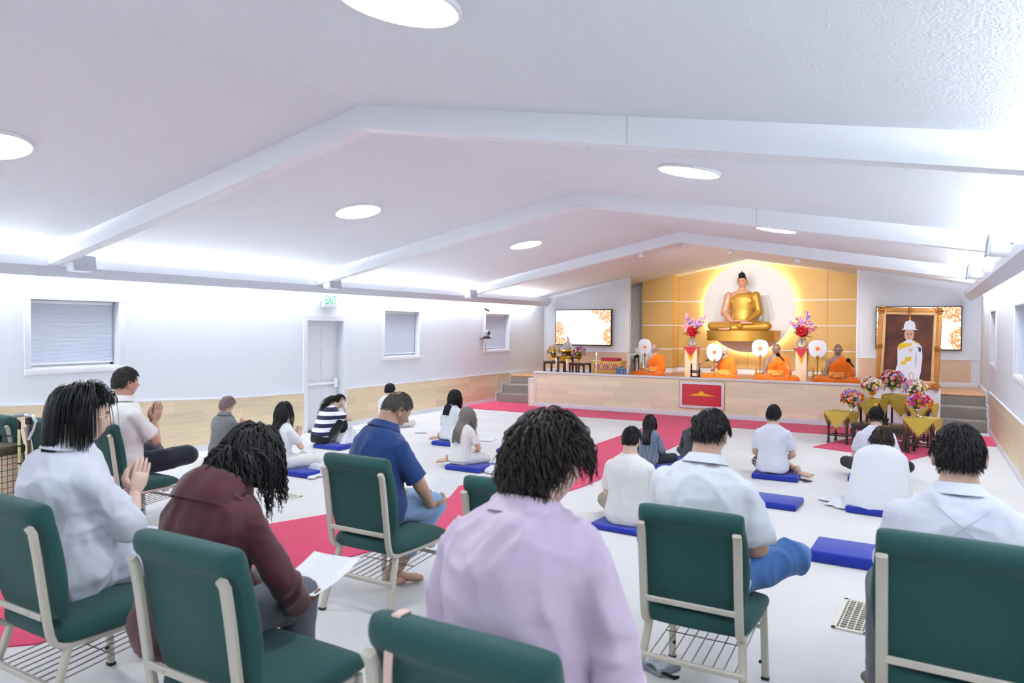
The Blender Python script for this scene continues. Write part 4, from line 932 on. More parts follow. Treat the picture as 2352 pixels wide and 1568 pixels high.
specs = [(-.60, .16, .36, .34, (1958, 949), 'front left', 'small dark table at the front left under gold lace', ['orange', 'lilac', 'pink', 'orange', 'peach'], (1957, 915), M_CHROME),
         (.60, .06, .38, .34, (2117, 962), 'front right', 'small dark table at the front right under gold lace', ['orange', 'hot', 'lilac', 'pink', 'orange'], (2110, 932), M_CHROME),
         (-.36, .75, .34, .32, (2000, 918), 'back left', 'dark table at the back left under gold lace', ['pink', 'white', 'hot', 'yellow', 'cream'], (2004, 892), M_GLD2),
         (.36, .75, .34, .32, (2098, 926), 'back right', 'dark table at the back right under gold lace', ['cream', 'pink', 'white', 'lilac', 'yellow'], (2101, 893), M_GLD2),
         (-.0, 1.12, .56, .34, (2050, 908), 'tallest middle', 'tallest dark table in the middle under gold lace', ['peach', 'hot', 'lilac', 'pink', 'red'], (2050, 885), M_CHROME)]
for k, (u, v, w, d, top, nm, lab, pal, fl_, bm_) in enumerate(specs):
    x, y = tl_(u, v-d/2); h = zat(top[0], top[1], y)-.011
    cab_table(u, v, w, d, h, lab); table_cloth(u, v, w, d, h, .26 if w < .5 else .34, 'gold lace cloth with beaded points on the %s table' % nm)
    x, y = tl_(u, v); x = xat(fl_[0], y, fl_[1]); dep = proj((x, y, .8))[2]
    arrangement((x, y, .011+h+.006), .12, .155 if k != 4 else .18, pal, 58, 20+k, 'bouquet of %s flowers in a stemmed bowl on the %s table' % (('orange and lilac', 'orange and magenta', 'pink and cream', 'cream and yellow', 'peach and red')[k], nm), bm_, 1.05, 'bouquets on the offering tables')
x, y = tl_(-.12, .25); e = empty('gold_offering_set', (x, y, .011+LOWH), RZ, 'gold footed tray with candles on the low dark table', 'tray')
zt = zat(2040, 948, y)-.011-LOWH
MB().lathe([(.10, 0), (.09, .01), (.03, .03), (.022, zt*.55), (.05, zt*.62), (.13, zt*.8), (.12, zt*.8), (0, zt*.66)], 20).build('footed_tray', M_GLD2, e)
for k in range(3): MB().lathe([(.03, zt*.78), (.045, zt*.9), (.04, zt), (.0, zt)], 12, c=((k-1)*.07, 0, 0)).build('cup', M_GLD2, e)
MB().lathe([(.018, zt*.8), (.018, zt+.14), (.004, zt+.145)], 10).build('yellow_candle', mat('yellow_wax', '#e3b425', .4), e)
for u, lab in ((.0, 'left'), (.1, 'right')):
    x, y = tl_(u+.02, .05); e = empty('small_candlestick', (x, y, .011+LOWH), 0, 'small dark and gold candlestick, %s of the pair on the low table' % lab, 'candlestick', 'small candlesticks')
    MB().lathe([(.035, 0), (.036, .012), (.012, .02)], 12).build('gold_foot', M_GLD2, e); MB().lathe([(.014, .02), (.022, .05), (.012, .07), (.026, .11), (.02, .12), (0, .12)], 12).build('dark_stem', M_BLACK, e)
# exit sign, cameras on the left wall
e = empty('exit_sign', (XL+.02, float(onX(752, 690, XL)[1]), float(onX(752, 690, XL)[2])), 0, 'lit green exit sign with two lamps above the white door', 'sign')
MB().cbox((.03, 0, 0), (.06, .36, .27), bev=.03).build('sign_case', M_WPLAS, e)
te = text_mesh('EXIT', .19, .002, Matrix.Translation((.0625, 0, 0)) @ Matrix.Rotation(pi/2, 4, 'Z') @ Matrix.Rotation(pi/2, 4, 'X') @ Matrix.Diagonal((.70, 1.15, 1, 1)))
te.materials.clear(); te.materials.append(mat('exit_green', '#109050', .5, emit='#18c060', estr=.4)); mobj('sign_letters', te, e)
for s in (-1, 1):
    MB().lathe([(.05, .02), (.055, .0), (.04, -.02), (.0, -.025)], 16).xf(Matrix.Translation((.05, s*.235, -.0)) @ Matrix.Rotation(-pi/2, 4, 'Y')).build('lamp_head', M_WPLAS, e); MB().tube([(.03, s*.17, -.03), (.035, s*.23, -.01)], .015, 8).build('lamp_arm', M_WPLAS, e)
w3 = LW[2]; yy = w3[0]-.02
e = empty('surveillance_camera', (XL+.03, yy-.05, float(onX(1112, 711, XL)[2])), 0, 'small black camera mounted above the far left window', 'camera'); MB().tube([(-.03, 0, .05), (.02, 0, .05), (.03, 0, .02)], .012, 8).build('mount', M_WPLAS, e); MB().cbox((.06, 0, 0), (.12, .05, .05), bev=.01, M=Matrix.Rotation(radians(25), 3, 'Y').to_4x4()).build('camera_body', M_BLACK, e)
zz = float(onX(1118, 776, XL+.12)[2]); e = empty('conference_camera', (XL+.14, float(onX(1118, 770, XL+.14)[1]), zz), 0, 'silver and black conference camera on a bracket before the far left window', 'camera')
MB().cbox((-.02, 0, -.01), (.22, .2, .015), bev=.003).build('bracket', M_BLACK, e); MB().lathe([(.08, 0), (.08, .035), (.05, .04), (0, .04)], 20).build('pan_base', M_BLACK, e)
for s in (-1, 1): MB().cbox((0, s*.065, .10), (.05, .02, .14), bev=.008).build('yoke', M_STEEL, e)
MB().cbox((0, 0, .12), (.10, .10, .11), bev=.03).build('camera_head', M_STEEL, e); MB().lathe([(.045, 0), (.045, .025), (.03, .03), (0, .02)], 20).xf(Matrix.Translation((.045, 0, .12)) @ Matrix.Rotation(pi/2, 4, 'Y')).build('lens', M_BLACK, e)
# ------------------------------------------------------------------ people
SKINS = {}
def skin(tone):
    c = [int(tone[i:i+2], 16)/255 for i in (1, 3, 5)]; l = sum(c)/3; c = [l+(x-l)*.82 for x in c]
    return mat('skin_'+tone, tuple(c), .5, bump=.06, bscale=220, var=.05, vscale=18, sss=.06)
M_LIP = mat('lips', '#b0665c', .45); M_BROW = mat('brow_hair', '#2b201c', .7); M_EYEL = mat('eyelid_line', '#3a2a26', .6); M_NAIL = mat('nail', '#e3b5a5', .3)
def cloth(name, c, bump=.25, bscale=420, **k): return mat('cloth_'+name, c, .85, bump=bump, bscale=bscale, sheen=.15, var=.03, vscale=7, bdist=.002, **k)
W_SHIRT = cloth('white_shirt', '#dadde4'); W_COOL = cloth('cool_white', '#d3d5e2'); W_WARM = cloth('warm_white', '#dddcdb')
def stripes(name, c1, c2, axis, period, frac, wob=0.0):
    m = cloth(name, c1); nt, L, b = nodes_of(m)
    tc = nt.new('ShaderNodeTexCoord'); sp = nt.new('ShaderNodeSeparateXYZ'); L.new(tc.outputs['Object'], sp.inputs[0])
    def mth(op, a, v):
        n = nt.new('ShaderNodeMath'); n.operation = op; L.new(a, n.inputs[0]); n.inputs[1].default_value = v; return n.outputs[0]
    f = mth('LESS_THAN', mth('FRACT', mth('MULTIPLY', sp.outputs[axis], 1/period), 0), frac)
    mx = nt.new('ShaderNodeMix'); mx.data_type = 'RGBA'; mx.inputs[6].default_value = lin(c1); mx.inputs[7].default_value = lin(c2)
    L.new(f, mx.inputs[0]); L.new(mx.outputs[2], b.inputs['Base Color']); return m
def unit(v): v = np.asarray(v, float); return v/(np.linalg.norm(v)+1e-12)
def ik(a, b, l1, l2, pole):
    a, b = np.asarray(a, float), np.asarray(b, float); d = b-a; L_ = np.linalg.norm(d)
    if L_ > (l1+l2)*.995: b = a+d/L_*(l1+l2)*.995; d = b-a; L_ = np.linalg.norm(d)
    x = (L_*L_+l1*l1-l2*l2)/(2*L_); h = sqrt(max(0, l1*l1-x*x)); u = d/L_; p = np.asarray(pole, float); p = unit(p-u*(p@u))
    return a+u*x+p*h, b
TORSO = [(.00, .150, .120), (.06, .180, .138), (.14, .176, .132), (.24, .156, .118), (.34, .160, .116), (.44, .176, .122), (.50, .178, .114), (.54, .162, .100), (.575, .128, .086), (.605, .092, .074), (.635, .066, .066), (.68, .058, .062), (.76, .056, .061)]
class Fig:
    """skeleton of one seated person: faces +y, sits at z=0"""
    def __init__(s, lean=(.05, .1), hp=0.0, hy=0.0, hr=0.0, bw=1.0, belly=0.0, sw=.168, roll=0.0, head_s=1.0, round_=0.0):
        s.lean, s.bw, s.belly, s.sw = lean, bw, belly, sw; s.head_s = head_s
        n = 40; t = np.linspace(0, .78, n); a = lean[0]+(lean[1]-lean[0])*np.clip(t/.6, 0, 1)**1.3
        y = np.concatenate([[0], np.cumsum(np.sin((a[1:]+a[:-1])/2)*np.diff(t))]); z = np.concatenate([[0], np.cumsum(np.cos((a[1:]+a[:-1])/2)*np.diff(t))])
        s.t, s.y, s.z, s.a = t, y, z, a
        nt_ = s.pt(.675); fw = s.fr(.675)
        s.HM = Matrix.Translation(Vector(nt_)) @ Matrix.Rotation(hy, 4, 'Z') @ Matrix.Rotation(hr, 4, 'Y') @ Matrix.Rotation(-hp, 4, 'X') @ Matrix.Translation((0, .024, .080*head_s)) @ Matrix.Scale(head_s, 4)
        s.top = np.array((s.HM @ Vector((0, -.01, .118)))[:])
    def pt(s, arc): return np.array([0, np.interp(arc, s.t, s.y), np.interp(arc, s.t, s.z)])
    def fr(s, arc): a = np.interp(arc, s.t, s.a); return a
    def ring(s, arc, rx, ry, n=22, off=0.0, dy=0.0):
        a = s.fr(arc); c = s.pt(arc); th = np.arange(n)*2*pi/n; cs, sn = np.cos(th), np.sin(th); ex = .85
        x = rx*np.sign(cs)*np.abs(cs)**ex; y = ry*np.sign(sn)*np.abs(sn)**ex+dy
        return np.stack([x, c[1]+y*cos(a), c[2]-y*sin(a)], 1)
    def rings(s, a0, a1, inf=0.0, n=14, flare=0.0):
        A = np.array(TORSO); out = []
        for arc in np.linspace(a0, a1, n):
            rx = np.interp(arc, A[:, 0], A[:, 1])*s.bw; ry = np.interp(arc, A[:, 0], A[:, 2])*(.5+.5*s.bw)
            k = s.belly*math.exp(-((arc-.2)/.13)**2)
            out.append(s.ring(arc, rx+inf+k*.6+flare*max(0, .25-arc), ry+inf+k*.5+flare*max(0, .25-arc), dy=k*.4))
        return out
    def loc(s, arc, x, y):       # point given in the torso frame
        a = s.fr(arc); c = s.pt(arc); return np.array([x, c[1]+y*cos(a), c[2]-y*sin(a)])
    def shoulder(s, sd): return s.loc(.505, sd*s.sw*s.bw, 0)
def hand(mb, wr, d, palm, sd, curl=.25, L_=.18, mi=0, spread=.0):
    """hand: wrist, finger direction d, palm normal, sd +1 right / -1 left"""
    wr = np.asarray(wr, float); d = unit(d); n = unit(np.asarray(palm, float)-d*(np.asarray(palm, float)@d)); w = np.cross(n, d)*sd   # w: towards the little finger... thumb on -w
    mb.tube([wr-d*.02, wr+d*.015, wr+d*.05, wr+d*.09, wr+d*.102], [.026, .031, .041, .041, .034], 12, mi, flat=.42, side=w)
    for k, (ln, o) in enumerate(((.072, -.030), (.08, -.0105), (.075, .0095), (.058, .0285))):
        p = wr+d*.092+w*o-d*abs(o)*.12; dd = unit(d+w*o*spread*20); pts = [p]; ang = 0
        for sg in (.45, .3, .25):
            ang += curl*(1.0 if sg == .45 else 1.15); v = dd*cos(ang)+n*sin(ang); pts.append(pts[-1]+v*ln*sg)
        mb.tube([pts[0]-dd*.02]+pts, [.0098, .0098, .0092, .0085, .0055], 8, mi); mb.ell(pts[-1], .0056, mi, 6, 4)
    p = wr+d*.03-w*.028; q1 = wr+d*.062-w*.056+n*.012; q2 = wr+d*.098-w*.056+n*.02
    mb.tube([p, q1, q2, q2+unit(d*.9+w*.2)*.018], [.015, .0125, .0105, .006], 8, mi)
def foot(mb, an, toe, sole, mi=0, L_=.235, shoe=False):
    an = np.asarray(an, float); t = unit(toe); n = unit(np.asarray(sole, float)-t*(np.asarray(sole, float)@t)); w = np.cross(n, t)
    c = an+n*.03
    mb.tube([c-t*.055, c-t*.035, c+t*.02+n*.002, c+t*.09+n*.012, c+t*.14+n*.018, c+t*.165+n*.02], [.018, .034, .040, .042, .043, .034], 12, mi, flat=.62, side=w)
    mb.tube([an-n*.05, an, c], [.04, .036, .036], 10, mi)
    if not shoe:
        for k in range(5): o = w*(-.034+.017*k); ln = (.05, .046, .042, .036, .028)[k]; r_ = (.013, .010, .0095, .009, .0085)[k]; mb.tube([c+t*.14+n*.02+o*.9, c+t*(.155+ln*.4)+n*.022+o, c+t*(.155+ln*.8)+n*.025+o], [r_, r_, r_*.6], 7, mi)
LEGS = dict(
    chair=lambda s: (np.array([s*.11, .45, .075]), np.array([s*.11, .42, -.37]), (0, 1, 0), (0, 0, -1)),
    tuck=lambda s: (np.array([s*.10, .46, .06]), np.array([-s*.03, .20+.05*s, -.37]), (s*.4, 1, -.1), (0, 0, -1)),
    wide=lambda s: (np.array([s*.26, .43, .075]), np.array([s*.27, .40, -.37]), (s*.3, 1, 0), (0, 0, -1)),
    cross=lambda s: (np.array([s*.36, .32, .10]), np.array([-s*.05, .33-.05*s, .055]), (-s*1, .15, .0), (s*.1, .6, -1)),
    crossup=lambda s: (np.array([s*.37, .33, .15]), np.array([-s*.06, .33-.05*s, .07]), (-s*1, .15, .0), (s*.1, .6, -1)),
    fwd=lambda s: (np.array([s*.27, .43, .13]), np.array([-s*.12, .28-.05*s, .06]), (-s*1, .15, .0), (s*.1, .6, -1)),
    sideL=lambda s: (np.array([.12+.14*s, .40-.06*s, .07]), np.array([-.28 if s < 0 else -.05, .06 if s < 0 else .34, .045]), (-1, -.45, 0), (-.2, .3, -.8)),
    sideR=lambda s: (np.array([-.12+.14*s, .40+.06*s, .07]), np.array([.30 if s > 0 else .05, .06 if s > 0 else .34, .045]), (1, -.35, 0), (.2, .3, -.8)),
    kneesup=lambda s: (np.array([s*.12, .36, .34]), np.array([s*.12, .42, .06]), (0, 1, 0), (0, 0, -1)),
)
def arm_pose(F, name, sd):
    """returns wrist, finger dir, palm normal, elbow pole, curl"""
    if name == 'pray': return F.loc(.39, sd*.022, .29), (-.0*sd, .30, 1), (-sd, 0, 0), (sd*.8, .05, -1), .03
    if name == 'prayhigh': return F.loc(.42, sd*.022, .28), (0, .3, 1), (-sd, 0, 0), (sd*.9, -.2, -1), .03
    if name == 'lap': return np.array([sd*.085, F.pt(.2)[1]+.235, .115]), (-sd, .35, -.1), (0, -.1, 1), (sd, -.6, -.2), .12
    if name == 'lapf': return np.array([sd*.10, F.pt(.3)[1]+.28, .15]), (-sd*.8, .6, -.2), (0, 0, 1), (sd, -.6, -.2), .35
    if name == 'paper': return F.loc(.25, sd*.10, .36), (-sd*.35, 1, .15), (-sd*.3, .1, 1), (sd, -.3, -.8), .45
    if name == 'paperlow': return F.loc(.13, sd*.10+.08, .36), (-sd*.35, 1, .0), (-sd*.3, .1, 1), (sd, -.3, -.5), .5
    if name == 'knees': return np.array([sd*.28, .32, .17]), (sd*.2, 1, -.3), (0, 0, -1), (sd, -.6, .2), .25
    if name == 'face': return np.array((F.HM @ Vector((sd*.075, .07, -.03)))[:]), (0, .05, 1), (-sd, -.3, 0), (sd*.6, .8, -1), .35
    if name == 'hold': return F.loc(.36, sd*.16, .25), (-sd*.2, .4, .9), (-sd, .3, 0), (sd, -.4, -1), .8
def strand_mesh(mb, P, rad, k=3, mi=0):
    """P (N,S,3) centre lines -> tubes"""
    N, S = P.shape[:2]; T = np.gradient(P, axis=1); T /= np.linalg.norm(T, axis=2)[..., None]+1e-9
    up = np.where(np.abs(T[..., 2:3]) < .9, np.array([0, 0, 1.]), np.array([1., 0, 0])); U = np.cross(up, T); U /= np.linalg.norm(U, axis=2)[..., None]+1e-9; W = np.cross(T, U)
    r = np.broadcast_to(rad, (N, S))[..., None]
    V = np.stack([P+r*(cos(2*pi*j/k)*U+sin(2*pi*j/k)*W) for j in range(k)], 2).reshape(-1, 3)
    n = np.arange(N)[:, None, None]*S*k; i = np.arange(S-1)[None, :, None]*k; j = np.arange(k)[None, None, :]; j2 = (j+1) % k
    Q = np.stack([n+i+j, n+i+j2, n+i+k+j2, n+i+k+j], -1).reshape(-1, 4)+mb.n
    mb.v.append(V); mb.f += [tuple(q) for q in Q.tolist()]; mb.m += [mi]*len(Q); mb.n += len(V)
def hairline(D, zb=-.55, zs=.12, zf=.46):
    return D[:, 2]-np.interp(D[:, 1], [-1, -.5, -.2, .3, .55, 1], [zb, zb, zs-.12, zs, zf-.1, zf])
def hair(F, color, n=500, length=.06, zb=-.55, zs=.12, zf=.46, vol=.012, g=.25, lift=.25, wave=0.0, wl=.05, rad=.0045, segs=7, k=3, seed=1, front=None, rough=.38, cap=.004, comb=None, lenvar=.25, thin=None, sidepart=0.0, jit=.03, chest=.137, gather=0.0, sheet=False, face=62, bald=None):
    rg = np.random.RandomState(seed); mb = MB(); A = np.array(F.HM); Ai = np.linalg.inv(A)
    T = lambda V: (np.c_[V.reshape(-1, 3), np.ones(V.size//3)]@A.T)[:, :3].reshape(V.shape)
    D, Fc = _ICO[4]; hl = hairline(D, zb, zs, zf)
    if bald is not None: hl = np.where(D@unit((0, -.55, .83)) > bald, -1, hl)
    keep = [f for f in Fc if min(hl[list(f)]) > 0]; mb.add(T(head_r(D)*(1+cap/.09)), keep)
    dn = unit((Ai[:3, :3])@np.array([0, 0, -1.])); wh = unit((sidepart, -.30, .95))
    def sim(R, L_, off, jit, lift, segs):
        N = len(R); tan = R-wh*(R@wh)[:, None]; tan /= np.linalg.norm(tan, axis=1)[:, None]+1e-6
        if comb is not None: tan = tan+np.asarray(comb)
        tan = tan-R*np.sum(tan*R, 1)[:, None]; tan /= np.linalg.norm(tan, axis=1)[:, None]+1e-6
        dr = tan+R*lift*(.5+rg.rand(N)[:, None]); dr /= np.linalg.norm(dr, axis=1)[:, None]
        P = head_r(R)*(1+cap/.1); h = (L_/segs)[:, None]; pts = [P.copy()]
        for s_ in range(segs):
            dr = dr*(1-g)+dn*g+(rg.normal(0, jit, dr.shape) if jit else 0); dr /= np.linalg.norm(dr, axis=1)[:, None]; P0 = P; P = P+dr*h
            er = np.array([HA, HB, HC])+off[:, None]+cap; e = np.sqrt(np.sum((P/er)**2, 1)); P = np.where((e < 1)[:, None], P/e[:, None], P)
            ax = np.array([0, -.02, 0]); q = P[:, :2]-ax[:2]; rr = np.linalg.norm(q, axis=1); lim = .064+off*.6; neck = (P[:, 2] < -.06) & (rr < lim)
            P[:, :2] = np.where(neck[:, None], ax[:2]+q/(rr[:, None]+1e-6)*lim[:, None], P[:, :2])
            if length > .2 and chest:      # rest on the clothed back instead of sinking into it
                Lc = P@A[:3, :3].T+A[:3, 3]; arc = np.interp(Lc[:, 2], F.z, F.t); cy = np.interp(arc, F.t, F.y); TA = np.array(TORSO); ex_ = chest-.10
                rx = np.interp(arc, TA[:, 0], TA[:, 1])*F.bw+ex_+.03; ry = np.interp(arc, TA[:, 0], TA[:, 2])*(.5+.5*F.bw)+ex_+off*.4
                dy_ = Lc[:, 1]-cy; w_ = np.clip(1-(Lc[:, 0]/rx)**2, 0, 1); lim = ry*np.sqrt(w_); ins = (arc < .62) & (np.abs(dy_) < lim); Lc[:, 1] = np.where(ins, cy+np.where(dy_ > .02, 1, -1)*lim, Lc[:, 1])
                P = (Lc-A[:3, 3])@Ai[:3, :3].T
            d2 = P-P0; d2 /= np.linalg.norm(d2, axis=1)[:, None]+1e-9; dr = dr*.35+d2*.65
            pts.append(P.copy())
        Q_ = np.stack(pts, 1)
        if gather:
            t_ = np.clip((-.06-Q_[..., 2])/.16, 0, 1); t_ = t_*t_*(3-2*t_); Q_[..., 0] *= 1-gather*t_
        return Q_
    if sheet:
        m = 56; az = np.linspace(radians(face), 2*pi-radians(face), m); ux = unit(np.cross([0, 1, 0], wh)); uy = np.cross(wh, ux); fr_ = uy if uy[1] > 0 else -uy
        R = np.stack([unit(wh*cos(.3)+sin(.3)*(fr_*cos(a)+ux*sin(a))) for a in az]); Lg = np.full(m, length*.97+.03)
        Q = sim(R, Lg, np.full(m, vol*.55), 0, 0, 14); Q = np.concatenate([np.broadcast_to(wh*HC*1.02, (m, 1, 3)), Q], 1); QG = Q; mb.grid(T(Q))
    i = np.arange(n*3); ph = np.arccos(1-2*(i+.5)/(n*3)); th = i*2.39996
    R = np.stack([np.sin(ph)*np.cos(th), np.sin(ph)*np.sin(th), np.cos(ph)], 1); R += rg.normal(0, .03, R.shape); R /= np.linalg.norm(R, axis=1)[:, None]
    R = R[hairline(R, zb, zs, zf) > .02]
    if bald is not None: R = R[(R@unit((0, -.55, .83)) < bald) | (rg.rand(len(R)) < .25)]
    if thin is not None: R = R[thin(R, rg)]
    if len(R) > n: R = R[rg.choice(len(R), n, False)]
    N = len(R); off = vol*(.35+.65*rg.rand(N)); L_ = np.full(N, length)
    # strands rooted low on the head are cut to end with the rest
    if length > .12 and sheet: L_ = L_-.55*HC*np.arccos(np.clip(R@wh, -1, 1))
    if length < .12: L_ = L_*np.clip(.45+.55*(R[:, 2]+.45)/.8, .4, 1)
    if front is not None: L_ = np.where(R[:, 1] > .35, np.minimum(front, L_), L_)
    L_ = L_*(1-lenvar*rg.rand(N)); Q = sim(R, L_, off, jit, lift, segs)
    if sheet:
        # most strands run along the guide sheet, so the ends make one clean line
        G = QG; m, S = G.shape[:2]; nA = int(n*.85); u = rg.rand(nA)*(m-1.001); i0 = u.astype(int); fu = (u-i0)[:, None, None]; gp_ = G[i0]*(1-fu)+G[i0+1]*fu
        t0 = .5*rg.rand(nA)**1.5; t1 = 1-lenvar*.4*rg.rand(nA); tt = t0[:, None]+(t1-t0)[:, None]*np.linspace(0, 1, segs+1)[None]; x = tt*(S-1); j0 = np.clip(x.astype(int), 0, S-2); fx = (x-j0)[..., None]
        k_ = np.arange(nA)[:, None]; Qa = gp_[k_, j0]*(1-fx)+gp_[k_, j0+1]*fx; nrm = Qa/(np.linalg.norm(Qa*np.array([1, 1, .4]), axis=2)[..., None]+1e-6); Qa = Qa+nrm*(rg.rand(nA)*vol*.35)[:, None, None]+rg.normal(0, .0015, (nA, 1, 3))
        keepB = ((R[:, 1] > .1) & (R[:, 2] > .5)) | (R[:, 2] > .8); Q = np.concatenate([Q[keepB], Qa]); L_ = np.concatenate([L_[keepB], np.full(nA, length)]); N = len(Q)
    if wave:
        t = np.linspace(0, 1, segs+1)[None, :]; ph = rg.rand(N, 1)*6.28; a = rg.normal(0, 1, (N, 3)); a /= np.linalg.norm(a, axis=1)[:, None]; b = np.cross(a, dn); b /= np.linalg.norm(b, axis=1)[:, None]+1e-6
        s = t*L_[:, None]*2*pi/wl; am = wave*np.clip(t*2.2, 0, 1)[..., None]; Q = Q+am*(np.sin(s+ph)[..., None]*b[:, None]+np.cos(s+ph)[..., None]*a[:, None]*.6)
        er = np.array([HA, HB, HC])+cap; e = np.sqrt(np.sum((Q/er)**2, 2)); Q = np.where((e < 1)[..., None], Q/e[..., None], Q)
    tp = np.linspace(0, 1, segs+1)[None, :]; strand_mesh(mb, T(Q), rad*(1-.75*tp**2)*(.7+.6*rg.rand(N, 1)), k)
    return mb
def hmat(c, rough=.38): return mat('hair_'+c, c, rough, bump=.2, bscale=300, var=.2, vscale=60, spec=.45)
def folds(me, amp, seed=0, sc=1.0, vert=.35):
    """gentle cloth folds along the surface"""
    V = mverts(me); N = np.zeros(len(V)*3); me.vertices.foreach_get('normal', N); N = N.reshape(-1, 3)
    w = V+.05*np.stack([vnoise(V+seed, 6), vnoise(V+seed+9, 6), vnoise(V+seed+17, 6)], 1)
    a = 1-np.abs(vnoise(w*np.array([1, 1, vert])+seed*3.1, 13*sc)); b = 1-np.abs(vnoise(w*np.array([.5, .5, 1.0])+seed*1.7+5, 16*sc)); c = vnoise(w+seed, 34*sc)
    lo = 1-np.abs(vnoise(w*np.array([1, 1, .3])+seed*2.3, 6.5*sc)); d = amp*(lo**3*2.2+a*a*1.1+b*b*.9+c*.2-1.15)
    V = V+N*d[:, None]; me.vertices.foreach_set('co', V.reshape(-1)); me.update()
def garment(name, mb, m, parent, vox=.012, amp=.004, seed=0, sm=5, vert=.35):
    me = remesh(mb, vox, sm, name=name); folds(me, amp, seed, 1.0, vert); me.materials.append(m); me.polygons.foreach_set('use_smooth', np.ones(len(me.polygons), dtype=bool)); return mobj(name, me, parent)
def fit(F, base, rz, target, s0=1.0):
    """size and sideways place so that the top of the head meets the pixel target"""
    base = np.array(base, float); c, s_ = cos(rz), sin(rz)
    for _ in range(4):
        lo, hi = .6, 1.6
        for _k in range(30):
            s = (lo+hi)/2; t = F.top*s; w = base+np.array([c*t[0]-s_*t[1], s_*t[0]+c*t[1], t[2]])
            if proj(w)[1] > target[1]: lo = s
            else: hi = s
        px, py, z = proj(w); base[:2] += _r[:2]*(target[0]-px)*z/FPX
    return s, base
PEOPLE = {}
def person(key, label, base, target, rz=0.0, legs='cross', arms=('lap', 'lap'), F=None, tone='#d9a98a', near=False, top=None, sleeve=.62, hem=.03, bottom=None, leg_cov=1.0, collar=None, loose=.016, scale=None, feet=True, shoe=None, fold=.004, group=None, flare=.04):
    F = F or Fig(); s, base = fit(F, base, rz, target) if scale is None else (scale, np.array(base, float))
    e = empty('person', tuple(base), rz, label, 'person', group, scale=s); sk = skin(tone); vox = .011 if near else .014
    b = MB(); b.loft(F.rings(0, .74, 0, 18)); mb = MB(); shirt = MB(); pants = MB(); t6 = np.linspace(0, 1, 6)[:, None]; info = dict(e=e, F=F, s=s, base=base, rz=rz, wr={})
    if top: shirt.loft([r_ for r_ in F.rings(hem, .585, loose, 16, flare)]+[F.ring(.612, .088*(.6+.4*F.bw), .082), F.ring(.632, .074*(.7+.3*F.bw), .074)]); 
    if bottom: pants.loft(F.rings(0, .2, .006, 6)); 
    for sd in (-1, 1):
        S = F.shoulder(sd); wr, fd, pn, pole, curl = arm_pose(F, arms[0 if sd < 0 else 1], sd); E, wr = ik(S, wr, .285, .25, pole)
        b.ell(S, (.048, .05, .048)); b.tube(S*(1-t6)+E*t6, np.linspace(.053, .043, 6)*(.6+.4*F.bw), 12); b.ell(E, .043*(.6+.4*F.bw)); b.tube(E*(1-t6)+wr*t6, np.linspace(.044, .027, 6)*(.7+.3*F.bw), 12)
        hand(mb, wr, fd, pn, sd, curl); info['wr'][sd] = (wr, fd, E)
        if top:
            k = (.6+.4*F.bw); shirt.ell(S+[0, 0, -.004], (.062*k, .066*k, .060*k))
            if sleeve <= 1: q = S*(1-t6*sleeve)+E*t6*sleeve; shirt.tube(q, np.linspace(.062, .064+.006*(loose > .015), 6)*k, 14)
            else: shirt.tube(S*(1-t6)+E*t6, np.linspace(.062, .058, 6)*k, 14); shirt.ell(E, .058*k); f_ = min(1, sleeve-1); q = E*(1-t6*f_)+wr*t6*f_; shirt.tube(q, np.linspace(.058, .042, 6)*k, 14)
        H = np.array([sd*.085, .03, .085]); kn, an, toe, sole = LEGS[legs](sd)
        b.tube(H*(1-t6)+kn*t6, np.linspace(.088, .060, 6), 14); b.ell(kn, .060); b.tube(kn*(1-t6)+an*t6, np.array([.058, .062, .058, .048, .040, .036]), 12)
        if feet: foot(mb, an, toe, sole, 4 if shoe else 0, shoe=bool(shoe))
        if bottom:
            pants.ell(H, .10); pants.tube(H*(1-t6)+kn*t6, np.linspace(.104, .076, 6), 16); c1 = min(1, leg_cov)
            if leg_cov > .5: pants.ell(kn, .077); l2 = (leg_cov-.5)*2; pants.tube(kn*(1-t6*l2)+an*t6*l2, np.linspace(.075, .060-.006*l2, 6), 16)
    me = remesh(b, vox, 5); N0 = [tuple(p.vertices) for p in me.polygons]; V0 = mverts(me); bpy.data.meshes.remove(me)
    body = MB(); body.add(V0, N0); body.add(mb.arr(), []); body.f += [tuple(i+len(V0) for i in f) for f in mb.f]; body.m += mb.m
    head_mesh(body, F.HM, 5 if near else 4, 0, 1, 2, 3)
    body.build('body', [sk, M_LIP, M_BROW, M_EYEL, shoe or sk], e, sharp=False)
    if top: info['shirt'] = garment('shirt', shirt, top, e, .010 if near else .013, fold, len(PEOPLE)+1)
    if bottom: garment('trousers' if leg_cov > .5 else 'shorts', pants, bottom, e, .011 if near else .014, fold, len(PEOPLE)+31)
    if collar:
        c = MB(); R0 = F.ring(.645, .071, .072, 28, dy=-.004); R1 = F.ring(.656, .077, .078, 28, dy=-.006); R2 = F.ring(.626, .100, .096, 28, dy=-.010); R3 = F.ring(.610, .110, .104, 28, dy=-.012); Rb = F.ring(.60, .084, .082, 28)
        c.loft([Rb, R0, R1, R2, R3, F.ring(.612, .108, .092, 28, dy=-.008)], cap=False); c.build('collar', collar, e)
    PEOPLE[key] = info; return info
def wloc(info, p):      # local point -> world
    c, s_ = cos(info['rz']), sin(info['rz']); q = np.array(p)*info['s']; return info['base']+np.array([c*q[0]-s_*q[1], s_*q[0]+c*q[1], q[2]])
def add_hair(info, color, **k):
    rough = k.get('rough', .38); hair(info['F'], color, **k).build('hair', hmat(color, rough), info['e'], sharp=False)
M_BLUE = mat('royal_blue_cushion', '#0a2898', .8, bump=.25, bscale=300, sheen=.2, bdist=.003)
